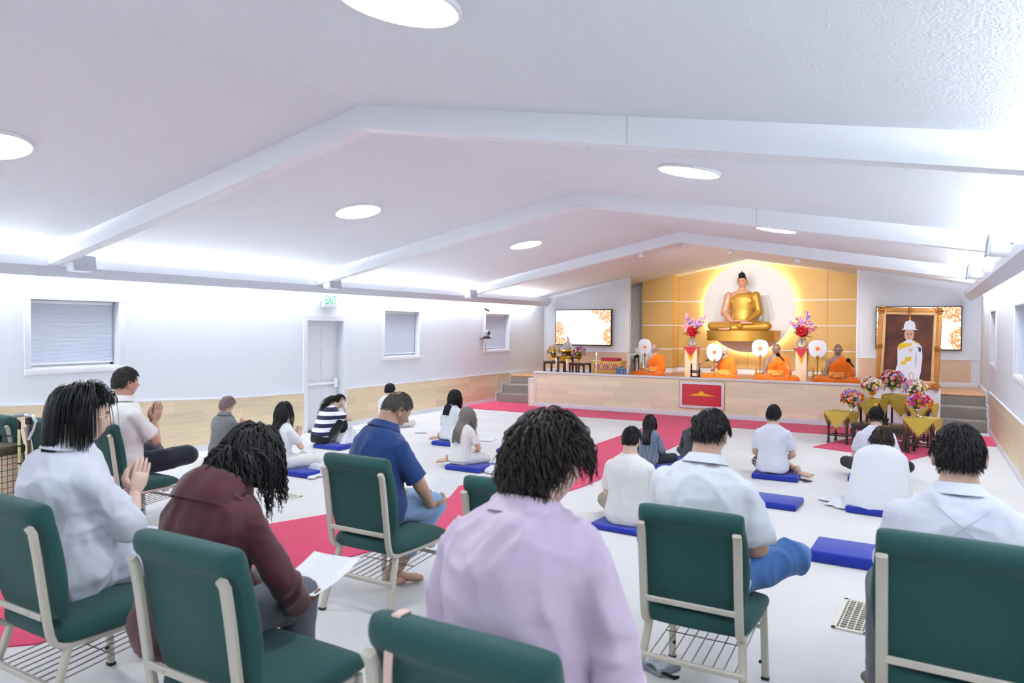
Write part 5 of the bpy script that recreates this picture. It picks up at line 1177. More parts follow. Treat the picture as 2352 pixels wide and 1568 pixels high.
def cushion(px, py, lab, w=.52, d=.42, h=.065, rz=0.0, tilt=0.0, dx=0.0):
    """px,py: middle of the near bottom edge"""
    p = onZ(px, py); n = np.array([-sin(rz), cos(rz)]); c = p[:2]+n*d/2
    e = empty('floor_cushion', (c[0]+dx, c[1], 0), rz, lab, 'cushion', 'blue floor cushions')
    MB().cbox((0, -d*.0, h*.5), (w, d, h), bev=.018).build('cushion_pad', M_BLUE, e)
    MB().tube([(-w/2, -d/2+.004, h*.42), (w/2, -d/2+.004, h*.42)], .005, 6).build('seam', M_BLUE, e)
    return np.array([c[0]+dx, c[1], h])
CW = mat('white_blanket', '#dadce3', .9, bump=.2, bscale=300, sheen=.3)
def blanket(px, py, w, d, h, lab, seed, rz=0.0, name='blanket'):
    p = onZ(px, py); n = 42; u = np.linspace(-.5, .5, n); X, Y = np.meshgrid(u, u, indexing='ij'); R = np.sqrt((X*2)**2+(Y*2)**2); th = np.arctan2(Y, X)
    k = 1+.25*np.sin(3*th+seed)+.15*np.sin(7*th+seed*2); P = np.stack([X*w*k, Y*d*k, 0*X], -1); q = np.c_[X.ravel()*3+seed, Y.ravel()*3, np.zeros(X.size)+seed]
    z = (np.clip(1-R**2, 0, 1)**.7*h*(.55+.9*np.abs(vnoise(q, 1.6)).reshape(n, n))+.008+.012*(1-np.abs(vnoise(q, 3.5)).reshape(n, n))); P[..., 2] = z
    b = MB(); b.grid(P); P2 = P.copy(); P2[..., 2] = np.minimum(z-.006, .004); b.grid(P2[:, ::-1])
    return single(name, b, CW, lab, 'blanket', None, loc=tuple(p), rot=(0, 0, rz))
M_PAPER = mat('paper', '#f3f4f7', .8)
def paper_mat():
    m = mat('printed_paper', '#e2e3e7', .8); nt, L, b = nodes_of(m); tc = nt.new('ShaderNodeTexCoord'); sp = nt.new('ShaderNodeSeparateXYZ'); L.new(tc.outputs['Object'], sp.inputs[0])
    def mth(op, a, v):
        n = nt.new('ShaderNodeMath'); n.operation = op
        L.new(a, n.inputs[0])
        if hasattr(v, 'links'): L.new(v, n.inputs[1])
        else: n.inputs[1].default_value = v
        return n.outputs[0]
    ln = mth('LESS_THAN', mth('FRACT', mth('MULTIPLY', sp.outputs[1], 55), 0), .38); ns = nt.new('ShaderNodeTexNoise'); ns.inputs['Scale'].default_value = 90; L.new(tc.outputs['Object'], ns.inputs['Vector'])
    wd = mth('GREATER_THAN', ns.outputs[0], .42); mg = mth('LESS_THAN', mth('ABSOLUTE', sp.outputs[0], 0), .085); f = mth('MULTIPLY', mth('MULTIPLY', ln, wd), mg)
    mx = nt.new('ShaderNodeMix'); mx.data_type = 'RGBA'; mx.inputs[6].default_value = lin('#e2e3e7'); mx.inputs[7].default_value = lin('#a9abb5'); f2 = mth('MULTIPLY', f, .3); L.new(f2, mx.inputs[0]); L.new(mx.outputs[2], b.inputs['Base Color']); return m
M_PRINT = paper_mat()
def paper(c, rz, tilt, lab, w=.21, h=.297, bend=.03, roll=0.0):
    u = np.linspace(-.5, .5, 9); X, Y = np.meshgrid(u, u, indexing='ij'); P = np.stack([X*w, Y*h, bend*(4*Y*Y)*.6+bend*X*X], -1); b = MB(); b.grid(P); P2 = P.copy(); P2[..., 2] -= .0012; b.grid(P2[:, ::-1])
    o = single('sheet_of_paper', b, M_PRINT, lab, 'paper', 'printed sheets', loc=tuple(c)); o.rotation_euler = (tilt, roll, rz); return o
# ------------------------------------------------------------------ stacking chairs
M_GREEN = mat('green_upholstery', '#1b4846', .85, bump=.35, bscale=500, var=.10, vscale=160, sheen=.08, bdist=.003)
M_CREAM = mat('cream_metal', '#bdb7ab', .4)
M_ROD = mat('grey_rod', '#8d857d', .4, metal=.3)
def make_chair():
    e = empty('stacking_chair', (0, 0, 0)); SH = .47
    # seat cushion: rounded, thicker at the front
    b = MB(); rings = []
    for y, zt, zb_, w in ((-.235, SH-.02, SH-.085, .235), (-.215, SH-.002, SH-.095, .25), (-.1, SH+.004, SH-.10, .262), (.1, SH+.008, SH-.10, .268), (.2, SH+.002, SH-.095, .268), (.255, SH-.03, SH-.085, .262), (.27, SH-.055, SH-.07, .25)):
        a = np.arange(20)*2*pi/20; cs, sn = np.cos(a), np.sin(a); rings.append(np.stack([w*np.sign(cs)*np.abs(cs)**.35, np.full(20, y), (zt+zb_)/2+(zt-zb_)/2*np.sign(sn)*np.abs(sn)**.5], 1))
    b.loft(rings); me = evaluate(b.mesh('seat', M_GREEN), [('SUBSURF', dict(levels=1))]); mobj('seat', me, e)
    # backrest: leaning slab with rolled top, widest in the middle
    b = MB(); rings = []
    for z, y, w, t in ((.475, -.215, .215, .022), (.50, -.215, .235, .030), (.60, -.228, .258, .034), (.72, -.245, .266, .036), (.82, -.262, .258, .036), (.872, -.272, .250, .037), (.892, -.288, .248, .052), (.92, -.294, .247, .055), (.945, -.297, .246, .050), (.962, -.298, .242, .036), (.968, -.298, .236, .016)):
        a = np.arange(20)*2*pi/20; cs, sn = np.cos(a), np.sin(a); rings.append(np.stack([w*np.sign(cs)*np.abs(cs)**.3, y+t*np.sign(sn)*np.abs(sn)**.6, np.full(20, z)], 1))
    b.loft(rings); me = evaluate(b.mesh('backrest', M_GREEN), [('SUBSURF', dict(levels=1))]); mobj('backrest', me, e)
    for s in (-1, 1):
        x = s*.222
        pts = [(x, -.332, .885), (x, -.318, .86), (x, -.302, .76), (x, -.284, .62), (x, -.268, .50), (x, -.258, .44), (x, -.245, .405), (x, -.22, .385), (x, -.18, .378), (x, .0, .37), (x, .22, .365)]
        pts = [(p_[0], p_[1]-.012, p_[2]) for p_ in pts]
        MB().rtube(pts, .038, .024).build('side_frame', M_CREAM, e)
        MB().rtube([(x, -.20, .375), (x*1.06, -.25, .22), (x*1.16, -.315, .012)], .036, .026).build('leg', M_CREAM, e)
        MB().rtube([(x*1.06, .225, .375), (x*1.08, .24, .2), (x*1.1, .25, .012)], .036, .026).build('leg', M_CREAM, e)
        for yy, xx in ((-.317, x*1.16), (.25, x*1.1)): MB().cbox((xx, yy, .008), (.04, .032, .016), bev=.004).build('foot_glide', M_BLACK, e)
        MB().lathe([(.008, 0), (.009, .012), (.006, .016), (0, .016)], 10).xf(Matrix.Translation((x*1.08-s*.016, .226, .10)) @ Matrix.Rotation(pi/2, 4, 'X')).build('rubber_stop', M_BLACK, e)
        MB().cbox((x, .15, .345), (.03, .05, .018), bev=.004).build('gang_bracket', M_STEEL, e)
    MB().rtube([(-.21, -.292, .515), (.21, -.292, .515)], .014, .026, side=(0, 1, 0)).build('back_rail', M_CREAM, e)
    for s in (-1, 1): MB().ell((s*.12, -.301, .515), (.005, .003, .005), nu=8, nv=5).build('screw', M_STEEL, e)
    MB().rtube([(-.245, -.262, .225), (.245, -.262, .225)], .026, .026, side=(0, 1, 0)).build('rear_stretcher', M_CREAM, e)
    MB().rtube([(-.235, .235, .275), (.235, .235, .275)], .022, .022, side=(0, 1, 0)).build('front_stretcher', M_CREAM, e)
    for k in range(9):
        x = -.2+k*.05; MB().tube([(x, -.262, .232), (x, -.1, .245), (x, .235, .275)], .003, 6).build('rack_rod', M_ROD, e)
    MB().tube([(-.2, .0, .252), (.2, .0, .252)], .003, 6).build('rack_rod', M_ROD, e)
    return e
CH0 = make_chair(); CHAIRS = {}
def chair(key, x, y, lab, s=1.0, rz=0.0):
    e = CH0 if not CHAIRS else copy_tree(CH0)
    e.location = (x, y, 0); e.rotation_euler = (0, 0, rz); e.scale = (s,)*3; tag(e, lab, 'chair', 'green stacking chairs'); CHAIRS[key] = (x, y, s, rz); return e
chair('A', -.92, 3.55, 'green stacking chair under the man in the white collared shirt and jeans')
chair('B', -3.02, 3.64, 'green stacking chair under the man in the navy polo shirt', 1.04)
chair('M', -1.93, 3.58, 'empty green stacking chair behind the curly head in lilac', 1.02)
chair('C6', .135, 3.32, 'green stacking chair at the right edge under the man in the white polo', 1.09, radians(-2))
chair('C1', -3.45, 1.93, 'green stacking chair at the lower left under the woman with the black bob', 1.08)
chair('C2', -2.20, 1.90, 'green stacking chair under the person in the maroon hoodie', 1.10)
chair('C3', -.965, 1.755, 'green stacking chair under the person in the lilac shirt, cut by the bottom edge', 1.10)
chair('L3', -5.99, 3.76, 'green stacking chair under the praying man with crossed legs', 1.02)
chair('L2', -6.64, 3.66, 'empty green stacking chair between the walking stick and the praying man', 1.02)
chair('L1', -7.28, 3.60, 'green stacking chair at the left edge behind the walking stick', 1.02)
# ------------------------------------------------------------------ the people themselves
def seat_of(key, dy=-.02, dx=0.0): x, y, s, rz = CHAIRS[key]; return (x+dx, y+dy*s, .475*s-.006)
# ---- monks on the stage
M_ROBE = cloth('saffron_robe', '#e66c05', .3, 60); M_SASH = cloth('amber_sash', '#e89b45', .3, 80)
def monk(key, lab, base, target, rz, arms, tone, F=None, mat_=True):
    F = F or Fig((.02, .12), hp=.18)
    sc_, b0 = fit(F, base, rz, target)
    I = person(key, lab, base, target, rz, 'cross', arms, F, tone, near=True, feet=False, group='seated monks'); e = I['e']
    # robe over the left shoulder, right shoulder bare: torso shell cut by a diagonal
    r_ = MB(); r_.loft(F.rings(.0, .615, .018, 20))
    S = F.shoulder(-1); wr, fd, E = I['wr'][-1]; t6 = np.linspace(0, 1, 6)[:, None]
    r_.ell(S, (.082, .08, .078)); r_.tube(S*(1-t6)+E*t6, np.linspace(.082, .092, 6), 14); r_.ell(E+[0, 0, -.0], (.085, .085, .08))
    r_.tube([E, E*.6+wr*.4], [.085, .06], 12); r_.tube([E+[-.01, 0, .02], E+[-.02, .02, -.16]], [.08, .05], 12, flat=.5)
    for sd in (-1, 1):
        H = np.array([sd*.085, .03, .085]); kn, an, _a, _b = LEGS['cross'](sd)
        r_.tube(H*(1-t6)+kn*t6, np.linspace(.12, .10, 6), 14); r_.ell(kn, (.105, .105, .09)); r_.tube(kn*(1-t6)+an*t6, np.linspace(.095, .075, 6), 14)
    r_.ell((0, .25, .06), (.30, .16, .07))
    me = remesh(r_, .013, 4); folds(me, .007, len(PEOPLE), 1.0, .6); bm = bmesh.new(); bm.from_mesh(me)
    c0 = F.pt(.50)
    za, zb_ = F.pt(.635)[2], F.pt(.40)[2]
    kill = [f for f in bm.faces if (lambda c: c.z > .25 and c.x > -.07 and c.z > (za+(zb_-za)*min(1, (c.x+.07)/.24)))(f.calc_center_median())]
    bmesh.ops.delete(bm, geom=kill, context='FACES'); bm.to_mesh(me); bm.free()
    me.materials.append(M_ROBE); me.polygons.foreach_set('use_smooth', np.ones(len(me.polygons), dtype=bool)); o = mobj('robe', me, e)
    so = o.modifiers.new('thickness', 'SOLIDIFY'); so.thickness = .006; so.offset = -1
    sb = MB(); sb.loft([F.ring(a_, np.interp(a_, [.16, .3], [.2, .183]), np.interp(a_, [.16, .3], [.155, .148]), 32) for a_ in np.linspace(.17, .30, 7)], cap=False); sb.loft([F.ring(a_, np.interp(a_, [.16, .3], [.206, .189]), np.interp(a_, [.16, .3], [.161, .154]), 32)*np.array([1, 1, 1])+np.array([0, 0, -.02]) for a_ in np.linspace(.20, .26, 3)], cap=False)
    me = sb.mesh('sash', [M_SASH]); me = evaluate(me, [('SUBSURF', dict(levels=1))]); folds(me, .010, 3, 1.3, 3.0); me.materials.clear(); me.materials.append(M_SASH); o2 = mobj('sash', me, e); so = o2.modifiers.new('thickness', 'SOLIDIFY'); so.thickness = .008
    kb = MB(); kb.ell(F.loc(.24, .12, .15), (.05, .03, .04)).ell(F.loc(.2, .15, .15), (.025, .02, .07)); kb.build('sash_knot', M_SASH, e)
    # close cropped scalp
    D, Fc = _ICO[4]; hl = hairline(D, -.4, .15, .45); A = np.array(F.HM); V = head_r(D)*1.003
    MB().add((np.c_[V, np.ones(len(V))]@A.T)[:, :3], [f for f in Fc if min(hl[list(f)]) > 0]).build('cropped_hair', mat('stubble_'+tone, {'#b48f7f': '#a38173', '#c7a393': '#bd9989', '#8a6656': '#6f5347', '#94705c': '#77594a'}[tone], .6), e)
    return I
ZM = ZST+.05
def monkbase(px, Y): return (xat(px, Y, 860), Y, ZM)
for key, lab, px, tgt, rz, arms, tone, F in (
    ('M1', 'monk in an orange robe at the left, looking to the left', 1506, (1503, 789), radians(180-16), ('lap', 'lap'), '#b48f7f', Fig((.02, .12), hp=.08, hy=radians(6))),
    ('M2', 'monk in an orange robe whose face is half behind a white fan', 1665, (1664, 795), radians(180-12), ('lap', 'hold'), '#c7a393', Fig((.04, .16), hp=.15, hy=radians(14))),
    ('M3', 'monk in an orange robe with a microphone before his chest', 1785, (1783, 788), radians(180+12), ('lap', 'lap'), '#8a6656', Fig((.0, .10), hp=.22)),
    ('M4', 'rightmost monk in an orange robe, beside the last microphone', 1923, (1925, 790), radians(180+4), ('lap', 'lap'), '#94705c', Fig((.0, .10), hp=.2))):
    x = xat(px, YM, 860)
    c = empty('seat_mat', (x, YM, ZST), 0, 'low orange seat mat under the %s' % dict(M1='first monk from the left', M2='second monk from the left', M3='third monk from the left', M4='rightmost monk')[key], 'mat', 'seat mats of the monks'); MB().cbox((0, 0, .024), (.8, .7, .046), bev=.012).build('mat_pad', M_ROBE, c)
    I = monk(key, lab, (x, YM, ZM), tgt, rz, arms, tone, F)
    c.location.x, c.location.y = I['base'][0], I['base'][1]-.1
# ---- sitting on the floor
cb = cushion(503, 1065, 'blue cushion under the grey haired woman in the grey jacket')
I = person('F1', 'grey haired woman in a grey jacket kneeling by the left wall, hands joined', cb, (523, 912), 0, 'cross', ('pray', 'pray'), Fig((.05, .12), hp=.1, bw=1.02), '#d3a58c', top=cloth('grey_jacket', '#6c6d6f', .4, 250), sleeve=1.9, hem=.0, bottom=W_SHIRT, loose=.026, collar=cloth('grey_jacket', '#6c6d6f'), fold=.006)
add_hair(I, '#9c8488', n=420, length=.055, zb=-.5, vol=.02, lift=.5, wave=.004, wl=.04, seed=2, rough=.6)
cb = cushion(668, 1094, 'blue cushion under the long haired woman by the draped blanket')
I = person('F2', 'woman with long straight black hair and white shirt, hands joined, behind the braided head', cb, (652, 923), 0, 'cross', ('pray', 'pray'), Fig((.05, .12), hp=.05, bw=.88, sw=.165), '#e0b79f', top=W_SHIRT, sleeve=.7, bottom=W_WARM)
add_hair(I, '#15131a', n=420, length=.52, zb=-.6, vol=.018, g=.42, lift=.0, seed=3, segs=9, front=.14, sheet=True, gather=.35, face=75, comb=(0, -.5, 0)); MB().cbox((0, -.09, .06), (.05, .012, .02), bev=.005).xf(I['F'].HM).build('hair_clip', M_BLACK, I['e'])
blanket(700, 1078, .85, .6, .20, 'white blanket heaped on the floor before the long haired woman', 2)
cb = cushion(748, 1032, 'blue cushion under the woman in the striped top')
I = person('F3', 'woman in a navy and white striped top holding her head, ponytail down her back', cb, (786, 908), radians(-8), 'kneesup', ('lapf', 'face'), Fig((.22, .75), hp=.72, bw=.9, sw=.165), '#d8b29d', top=stripes('navy_stripes', '#eef0f4', '#1c2547', 2, .125, .5), sleeve=.6, hem=.10, bottom=cloth('black_leggings', '#16171c'), loose=.018, fold=.003)
add_hair(I, '#1d1819', n=600, length=.03, zb=-.45, vol=.005, g=.0, lift=.0, comb=(0, -2.2, -.4), seed=4, rad=.003, jit=.005)
A_ = I['F'].HM; p0 = np.array((A_ @ Vector((0, -.11, .02)))[:]); rg = np.random.RandomState(4); n_ = 130; L9 = np.linspace(0, 1, 9); pt_ = np.array([p0+np.array([-.10*t, -.06*sin(2.2*t)-.17*t, .03*sin(3*t)-.30*t**1.25]) for t in L9]); sp_ = rg.normal(0, 1, (n_, 3)); Q = pt_[None]+sp_[:, None]*(.006+.026*np.sin(np.clip(L9*1.3, 0, 1)*2.4))[None, :, None]; tb = MB(); strand_mesh(tb, Q, .0045*(1-.6*L9[None]**2), 3); tb.build('ponytail', hmat('#1d1819'), I['e'], sharp=False)
blanket(800, 1022, .5, .45, .22, 'white blanket bunched at the striped woman\'s knees', 5)
b_ = np.array(onZ(900, 985)); I = person('F4', 'person with a black bob in a loose white shirt sitting by the wall', (b_[0], b_[1]+.2, .0), (896, 881), 0, 'cross', ('lap', 'lap'), Fig((.03, .1), hp=.15, bw=.95), '#d8b29d', top=W_WARM, sleeve=1.8, hem=0, bottom=W_WARM, loose=.028)
add_hair(I, '#131217', n=420, length=.17, zb=-.75, zs=.0, vol=.016, g=.35, lift=.0, seed=5, front=.12, sheet=True)
blanket(862, 985, .5, .4, .06, 'white cloth lying beside the bob haired person at the wall', 7)
cb = cushion(1022, 1025, 'blue cushion under the woman with wavy black hair')
I = person('F5', 'woman with wavy black hair in a white shirt, legs folded aside', cb, (1046, 896), radians(-6), 'sideL', ('lap', 'lapf'), Fig((.05, .2), hp=.3, bw=.9, sw=.16), '#d6a78d', top=W_SHIRT, sleeve=.7, hem=.03, bottom=stripes('grey_plaid', '#8f9093', '#77787c', 0, .018, .4))
add_hair(I, '#141216', n=420, length=.44, zb=-.6, vol=.026, g=.42, lift=.1, wave=.014, wl=.10, seed=6, segs=10, front=.2, sheet=True, gather=.35, face=75)
cb = cushion(1060, 1083, 'blue cushion under the woman with long grey waves')
I = person('F6', 'woman with long wavy grey hair in a white shirt and trousers', cb, (1076, 937), radians(-4), 'sideL', ('lapf', 'lapf'), Fig((.06, .28), hp=.45, bw=.92, sw=.165), '#d3a288', top=W_WARM, sleeve=.72, hem=.04, bottom=W_WARM)
add_hair(I, '#8d8785', n=520, length=.56, zb=-.6, vol=.03, g=.42, lift=.05, wave=.014, wl=.09, seed=7, segs=11, front=.2, sheet=True, gather=.35, face=75, rough=.5, rad=.004)
blanket(1125, 1078, .7, .4, .06, 'white blanket trailing to the right of the grey haired woman', 11)
blanket(722, 1092, .3, .3, .02, 'flat white cloth corner beside the chair of the navy polo man', 17)
cushion(1175, 1044, 'unused blue cushion half hidden by the curly head')
cb = cushion(1425, 1226, 'blue cushion under the crew cut man in the white tee', w=.62, d=.5, rz=radians(-4), h=.05)
I = person('F7', 'man with a black crew cut in a white tee shirt seen from behind', cb, (1451, 981), 0, 'cross', ('lap', 'lap'), Fig((.02, .1), hp=.12, bw=1.04), '#dbb5a0', near=True, top=W_WARM, sleeve=.8, hem=-.0, bottom=cloth('khaki', '#8d8675'), loose=.024)
add_hair(I, '#17161a', n=1000, length=.022, zb=-.38, zs=.1, zf=.42, vol=.006, lift=.5, g=.1, rad=.003, segs=4, seed=8, cap=.006)
b_ = onZ(1512, 1082); cb = np.array([b_[0], b_[1]+.2, .06]); cushion(1512, 1082, 'blue cushion under the woman in the striped shirt')
I = person('F8', 'woman with long straight black hair in a blue grey striped shirt', cb, (1493, 952), 0, 'cross', ('lap', 'lap'), Fig((.02, .1), hp=.1, bw=.9, sw=.165), '#d8b29d', top=stripes('blue_pinstripe', '#4c5a70', '#a3acba', 0, .022, .22), sleeve=1.9, hem=0, bottom=cloth('dark_trousers', '#22252d'), loose=.022)
add_hair(I, '#17151a', n=480, length=.52, zb=-.6, vol=.018, g=.42, lift=.0, seed=9, segs=9, front=.22, sheet=True, gather=.35, face=75)
b_ = cushion(1585, 1070, 'blue cushion under the person in the dark grey shirt')
I = person('F9', 'person in a dark grey shirt mostly hidden behind the white collared man', b_, (1600, 955), 0, 'cross', ('lap', 'lap'), Fig((.06, .3), hp=.5, bw=1.05), '#d8b29d', top=cloth('charcoal_shirt', '#3c4148'), sleeve=1.9, bottom=cloth('dark_trousers', '#22252d'), loose=.02, hem=0)
add_hair(I, '#17161a', n=300, length=.05, vol=.012, seed=10)
cb = cushion(1778, 1104, 'blue cushion under the young man in black shorts', rz=radians(2))
I = person('F10', 'young man in a white tee shirt and black striped shorts facing the stage', cb, (1777, 930), radians(0), 'sideR', ('lap', 'lap'), Fig((-.02, .06), hp=.02, bw=.98), '#cfa68f', near=True, top=W_COOL, sleeve=.72, hem=.02, bottom=cloth('black_shorts', '#15161a'), leg_cov=.42, loose=.018)
add_hair(I, '#141317', n=800, length=.065, zb=-.5, vol=.010, lift=.08, g=.35, seed=11, rad=.003)
Fg = I['F']; e = I['e']
lg = MB()
for s_ in (-1, 1): lg.tube([Fg.loc(.515, s_*.010+.007*cos(t), -.139+.0*t)+np.array([0, 0, .009*sin(t)]) for t in np.linspace(-1.9, 1.9, 9)], .0014, 5)
lg.build('shirt_logo', mat('logo_grey', '#8f9096'), e)
for sd in (-1, 1):
    H = np.array([sd*.085, .03, .085]); kn = LEGS['sideR'](sd)[0]
    for k in range(3):
        d_ = unit(kn-H); sx = unit(np.cross(d_, [0, 0, 1]))*sd*-1; q0 = H+d_*.06; sx = sx if (sx[0]*sd) > 0 else -sx
        ang = radians(25-22*k); n_ = sx*cos(ang)+np.array([0, 0, 1])*sin(ang)
        MB().tube([H+d_*u+n_*(.104-.028*u/np.linalg.norm(kn-H)+.001) for u in np.linspace(.10, .36, 8)], .006, 5).build('shorts_stripe', W_SHIRT, e)
o = empty('mobile_phone', tuple(onZ(1850, 1104)), radians(50), 'black phone with a cord lying beside the bare foot', 'phone'); MB().cbox((0, 0, .006), (.08, .155, .01), bev=.004).build('phone_body', M_BLACK, o); MB().tube([(-.03, -.08, .006), (-.06, -.12, .02), (-.09, -.1, .01), (-.09, -.05, .006)], .004, 6).build('cord', M_BLACK, o)
b_ = onZ(2003, 1108); I = person('F11', 'dark haired person in a white tee shirt before the offering tables', (b_[0], b_[1]+.1, .06), (2013, 934), 0, 'cross', ('lap', 'lap'), Fig((.02, .1), hp=.2, bw=.95), '#d2ab95', near=True, top=W_COOL, sleeve=.75, hem=0, bottom=cloth('black_shorts', '#15161a'), loose=.02)
add_hair(I, '#131216', n=800, length=.065, zb=-.48, vol=.010, lift=.1, g=.33, seed=12, rad=.003)
cushion(2003, 1112, 'blue cushion under the person before the offering tables')
cb = cushion(2008, 1186, 'blue cushion under the person wrapped in the white blanket', rz=radians(-6))
I = person('F12', 'brown haired person with a white blanket round the shoulders', cb, (2028, 982), radians(-4), 'sideR', ('lap', 'lap'), Fig((.08, .38), hp=.55, bw=.92, sw=.165), '#d2ab95', near=True, top=W_WARM, sleeve=1.9, bottom=cloth('khaki2', '#a39878'))
add_hair(I, '#3a2c27', n=600, length=.12, zb=-.6, vol=.022, g=.38, lift=.15, wave=.008, wl=.06, seed=13, segs=8)
Fg = I['F']; cp = MB(); rings_ = []
for t in np.linspace(0, 1, 22):
    a_ = .65-.68*t; rx = np.interp(t, [0, .06, .16, .5, 1], [.09, .19, .262, .295, .34]); ry = np.interp(t, [0, .06, .16, .5, 1], [.085, .12, .15, .17, .22]); r1 = Fg.ring(max(a_, 0), rx, ry, 40); r1[:, 2] += min(a_, 0)
    th = np.arange(40)*2*pi/40; r1 += np.stack([np.cos(th), np.sin(th), 0*th], 1)*(.012*np.sin(th*7+1.3*t)+.008*np.sin(th*11+2))[:, None]*t; rings_.append(r1)
R_ = np.array(rings_); idx = [j % 40 for j in range(15, 46)]; cp.grid(R_[:, idx]); me = evaluate(cp.mesh('shawl', [CW]), [('SOLIDIFY', dict(thickness=.008)), ('SUBSURF', dict(levels=1))]); mobj('blanket_shawl', me, I['e'])
blanket(1948, 1160, .45, .35, .08, 'crumpled white cloth left of the blanket wrapped person', 13)
cushion(1755, 1166, 'unused blue cushion behind the jeans knee', w=.6, rz=radians(-3))
cushion(1955, 1305, 'unused blue cushion beside the right hand chair', w=.60, d=.45, h=.09, rz=radians(-2))
# ---- sitting on chairs
I = person('C1', 'woman with a black bob and glasses in a white shirt, palms joined', seat_of('C1', .10), (190, 886), radians(-8), 'chair', ('pray', 'pray'), Fig((.02, .14), hp=.12, hy=radians(-16), bw=1.16, belly=.03, sw=.168, head_s=1.08), '#dfb9a6', near=True, top=W_COOL, sleeve=1.12, hem=-.01, bottom=W_COOL, collar=W_COOL, loose=.022, fold=.009, shoe=mat('cream_stocking', '#ddd3c9', .7))
add_hair(I, '#0f0f14', n=1900, length=.32, zb=-.8, zs=.12, vol=.030, g=.34, lift=.0, seed=21, front=.05, sheet=True, face=108, chest=0, comb=(0, -.9, 0), rad=.0026, segs=12, rough=.25, lenvar=.06, jit=.008)
g_ = MB(); HMx = I['F'].HM
for s_ in (-1, 1): g_.tube([(s_*.034+.024*cos(t), .098-.012*abs(cos(t)), -.005+.020*sin(t)) for t in np.linspace(0, 2*pi, 17)], .0016, 5); g_.tube([(s_*.058, .088, .0), (s_*.074, .04, .0), (s_*.077, -.01, -.004)], .0016, 5)
g_.tube([(-.011, .103, 0), (.011, .103, 0)], .0016, 5); g_.xf(HMx).build('glasses', mat('gold_wire', '#b9a27a', .3, metal=.7), I['e'])
st = MB()
for sd in (-1, 1): kn, an, _, _ = LEGS['chair'](sd); st.tube([kn*.8+an*.2, kn*.5+an*.5, an], [.066, .064, .046], 14)
st.build('stockings', mat('cream_stocking', '#ddd3c9', .7), I['e'])
I = person('C2', 'person in a maroon hoodie with black braids, head bowed over a paper', seat_of('C2', .09), (606, 981), radians(0), 'chair', ('paperlow', 'paperlow'), Fig((.12, .52), hp=.62, hy=radians(-10), bw=1.02, sw=.165, head_s=1.06), '#7a4d38', near=True, top=cloth('maroon_fleece', '#4a1f28', .3, 300), sleeve=1.95, hem=-.01, bottom=cloth('grey_trousers', '#565961'), loose=.032, fold=.008)
Fg = I['F']; hd = MB(); hd.loft([Fg.ring(a_, rx, ry, 30, dy=dy) for a_, rx, ry, dy in ((.52, .175, .125, -.045), (.56, .17, .12, -.05), (.60, .145, .115, -.045), (.635, .115, .105, -.03), (.65, .098, .095, -.02), (.635, .085, .085, -.01), (.60, .08, .08, 0))], cap=False); me = evaluate(hd.mesh('hood', [MATS['cloth_maroon_fleece']]), [('SUBSURF', dict(levels=1))]); folds(me, .006, 5); mobj('hood', me, I['e']); MB().tube([Fg.loc(.60-.06*abs(sin(t/2)), .155*sin(t), -.10*cos(t)-.04) for t in np.linspace(-1.9, 1.9, 24)], .012, 8).build('hood_edge', MATS['cloth_maroon_fleece'], I['e'])
add_hair(I, '#111014', n=420, length=.28, zb=-.6, zs=.05, vol=.018, g=.36, lift=.05, wave=.007, wl=.035, seed=22, segs=14, rad=.0055, k=4, lenvar=.35, front=.24, rough=.55)
w_ = wloc(I, I['wr'][1][0]); w2 = wloc(I, I['wr'][-1][0]); paper((w_+w2)/2+np.array([.0, .21, .045]), radians(8), radians(10), 'printed sheet held by the person in the maroon hoodie', .27, .36)
I = person('C3', 'person with tousled dark curls in a lilac shirt, nearest the camera', seat_of('C3', .09), (1268, 953), radians(0), 'chair', ('lap', 'lap'), Fig((.10, .30), hp=.25, hy=radians(-24), bw=1.0, sw=.175, head_s=1.05), '#d8ae99', near=True, top=stripes('lilac_pinstripe', '#cdbbd0', '#c5b2c9', 2, .0035, .4), sleeve=1.9, hem=-.01, bottom=cloth('dark_trousers', '#22252d'), collar=cloth('lilac', '#cdbbd0'), loose=.034, fold=.013)
add_hair(I, '#1d1614', n=2000, length=.11, zb=-.95, zs=.02, zf=.4, vol=.020, g=.32, lift=.22, wave=.008, wl=.08, seed=23, segs=9, rad=.0030, rough=.38, lenvar=.5, jit=.06, thin=lambda R, rg: ~((R[:, 1] > -.15) & (R[:, 2] < .38)))
Fg = I['F']; MB().tube([Fg.loc(.49, .19*sin(t), -.155*cos(t)-.0) for t in np.linspace(-1.35, 1.35, 22)], .0035, 6).build('yoke_seam', cloth('lilac', '#cdbbd0'), I['e'])
I = person('C4', 'man with short grey hair in a navy polo shirt and jeans, head bowed', seat_of('B', .07), (927, 903), radians(-13), 'tuck', ('paperlow', 'paperlow'), Fig((.10, .36), hp=.55, hy=radians(-8), bw=1.10, belly=.03), '#b0846a', near=True, top=cloth('navy_polo', '#13346c', .3, 500), sleeve=.82, hem=.02, bottom=cloth('light_jeans', '#7f9cc0', .4, 300), leg_cov=.86, collar=cloth('navy_polo', '#13346c'), loose=.022, fold=.006)
add_hair(I, '#544e4b', n=1100, length=.018, bald=.955, zb=-.36, zs=.1, zf=.5, vol=.004, lift=.3, g=.1, rad=.0026, segs=4, seed=24, cap=.003, rough=.6)
w_ = wloc(I, I['wr'][1][0]); w2 = wloc(I, I['wr'][-1][0]); paper((w_+w2)/2+np.array([.03, .19, .05]), radians(4), radians(22), 'printed sheet held by the man in the navy polo')
MB().cbox((.188, .06, .135), (.014, .06, .09), bev=.004, M=Matrix.Rotation(radians(20), 3, 'Y').to_4x4()).build('pocket_wallet', mat('red_leather', '#b3182c', .4), I['e'])
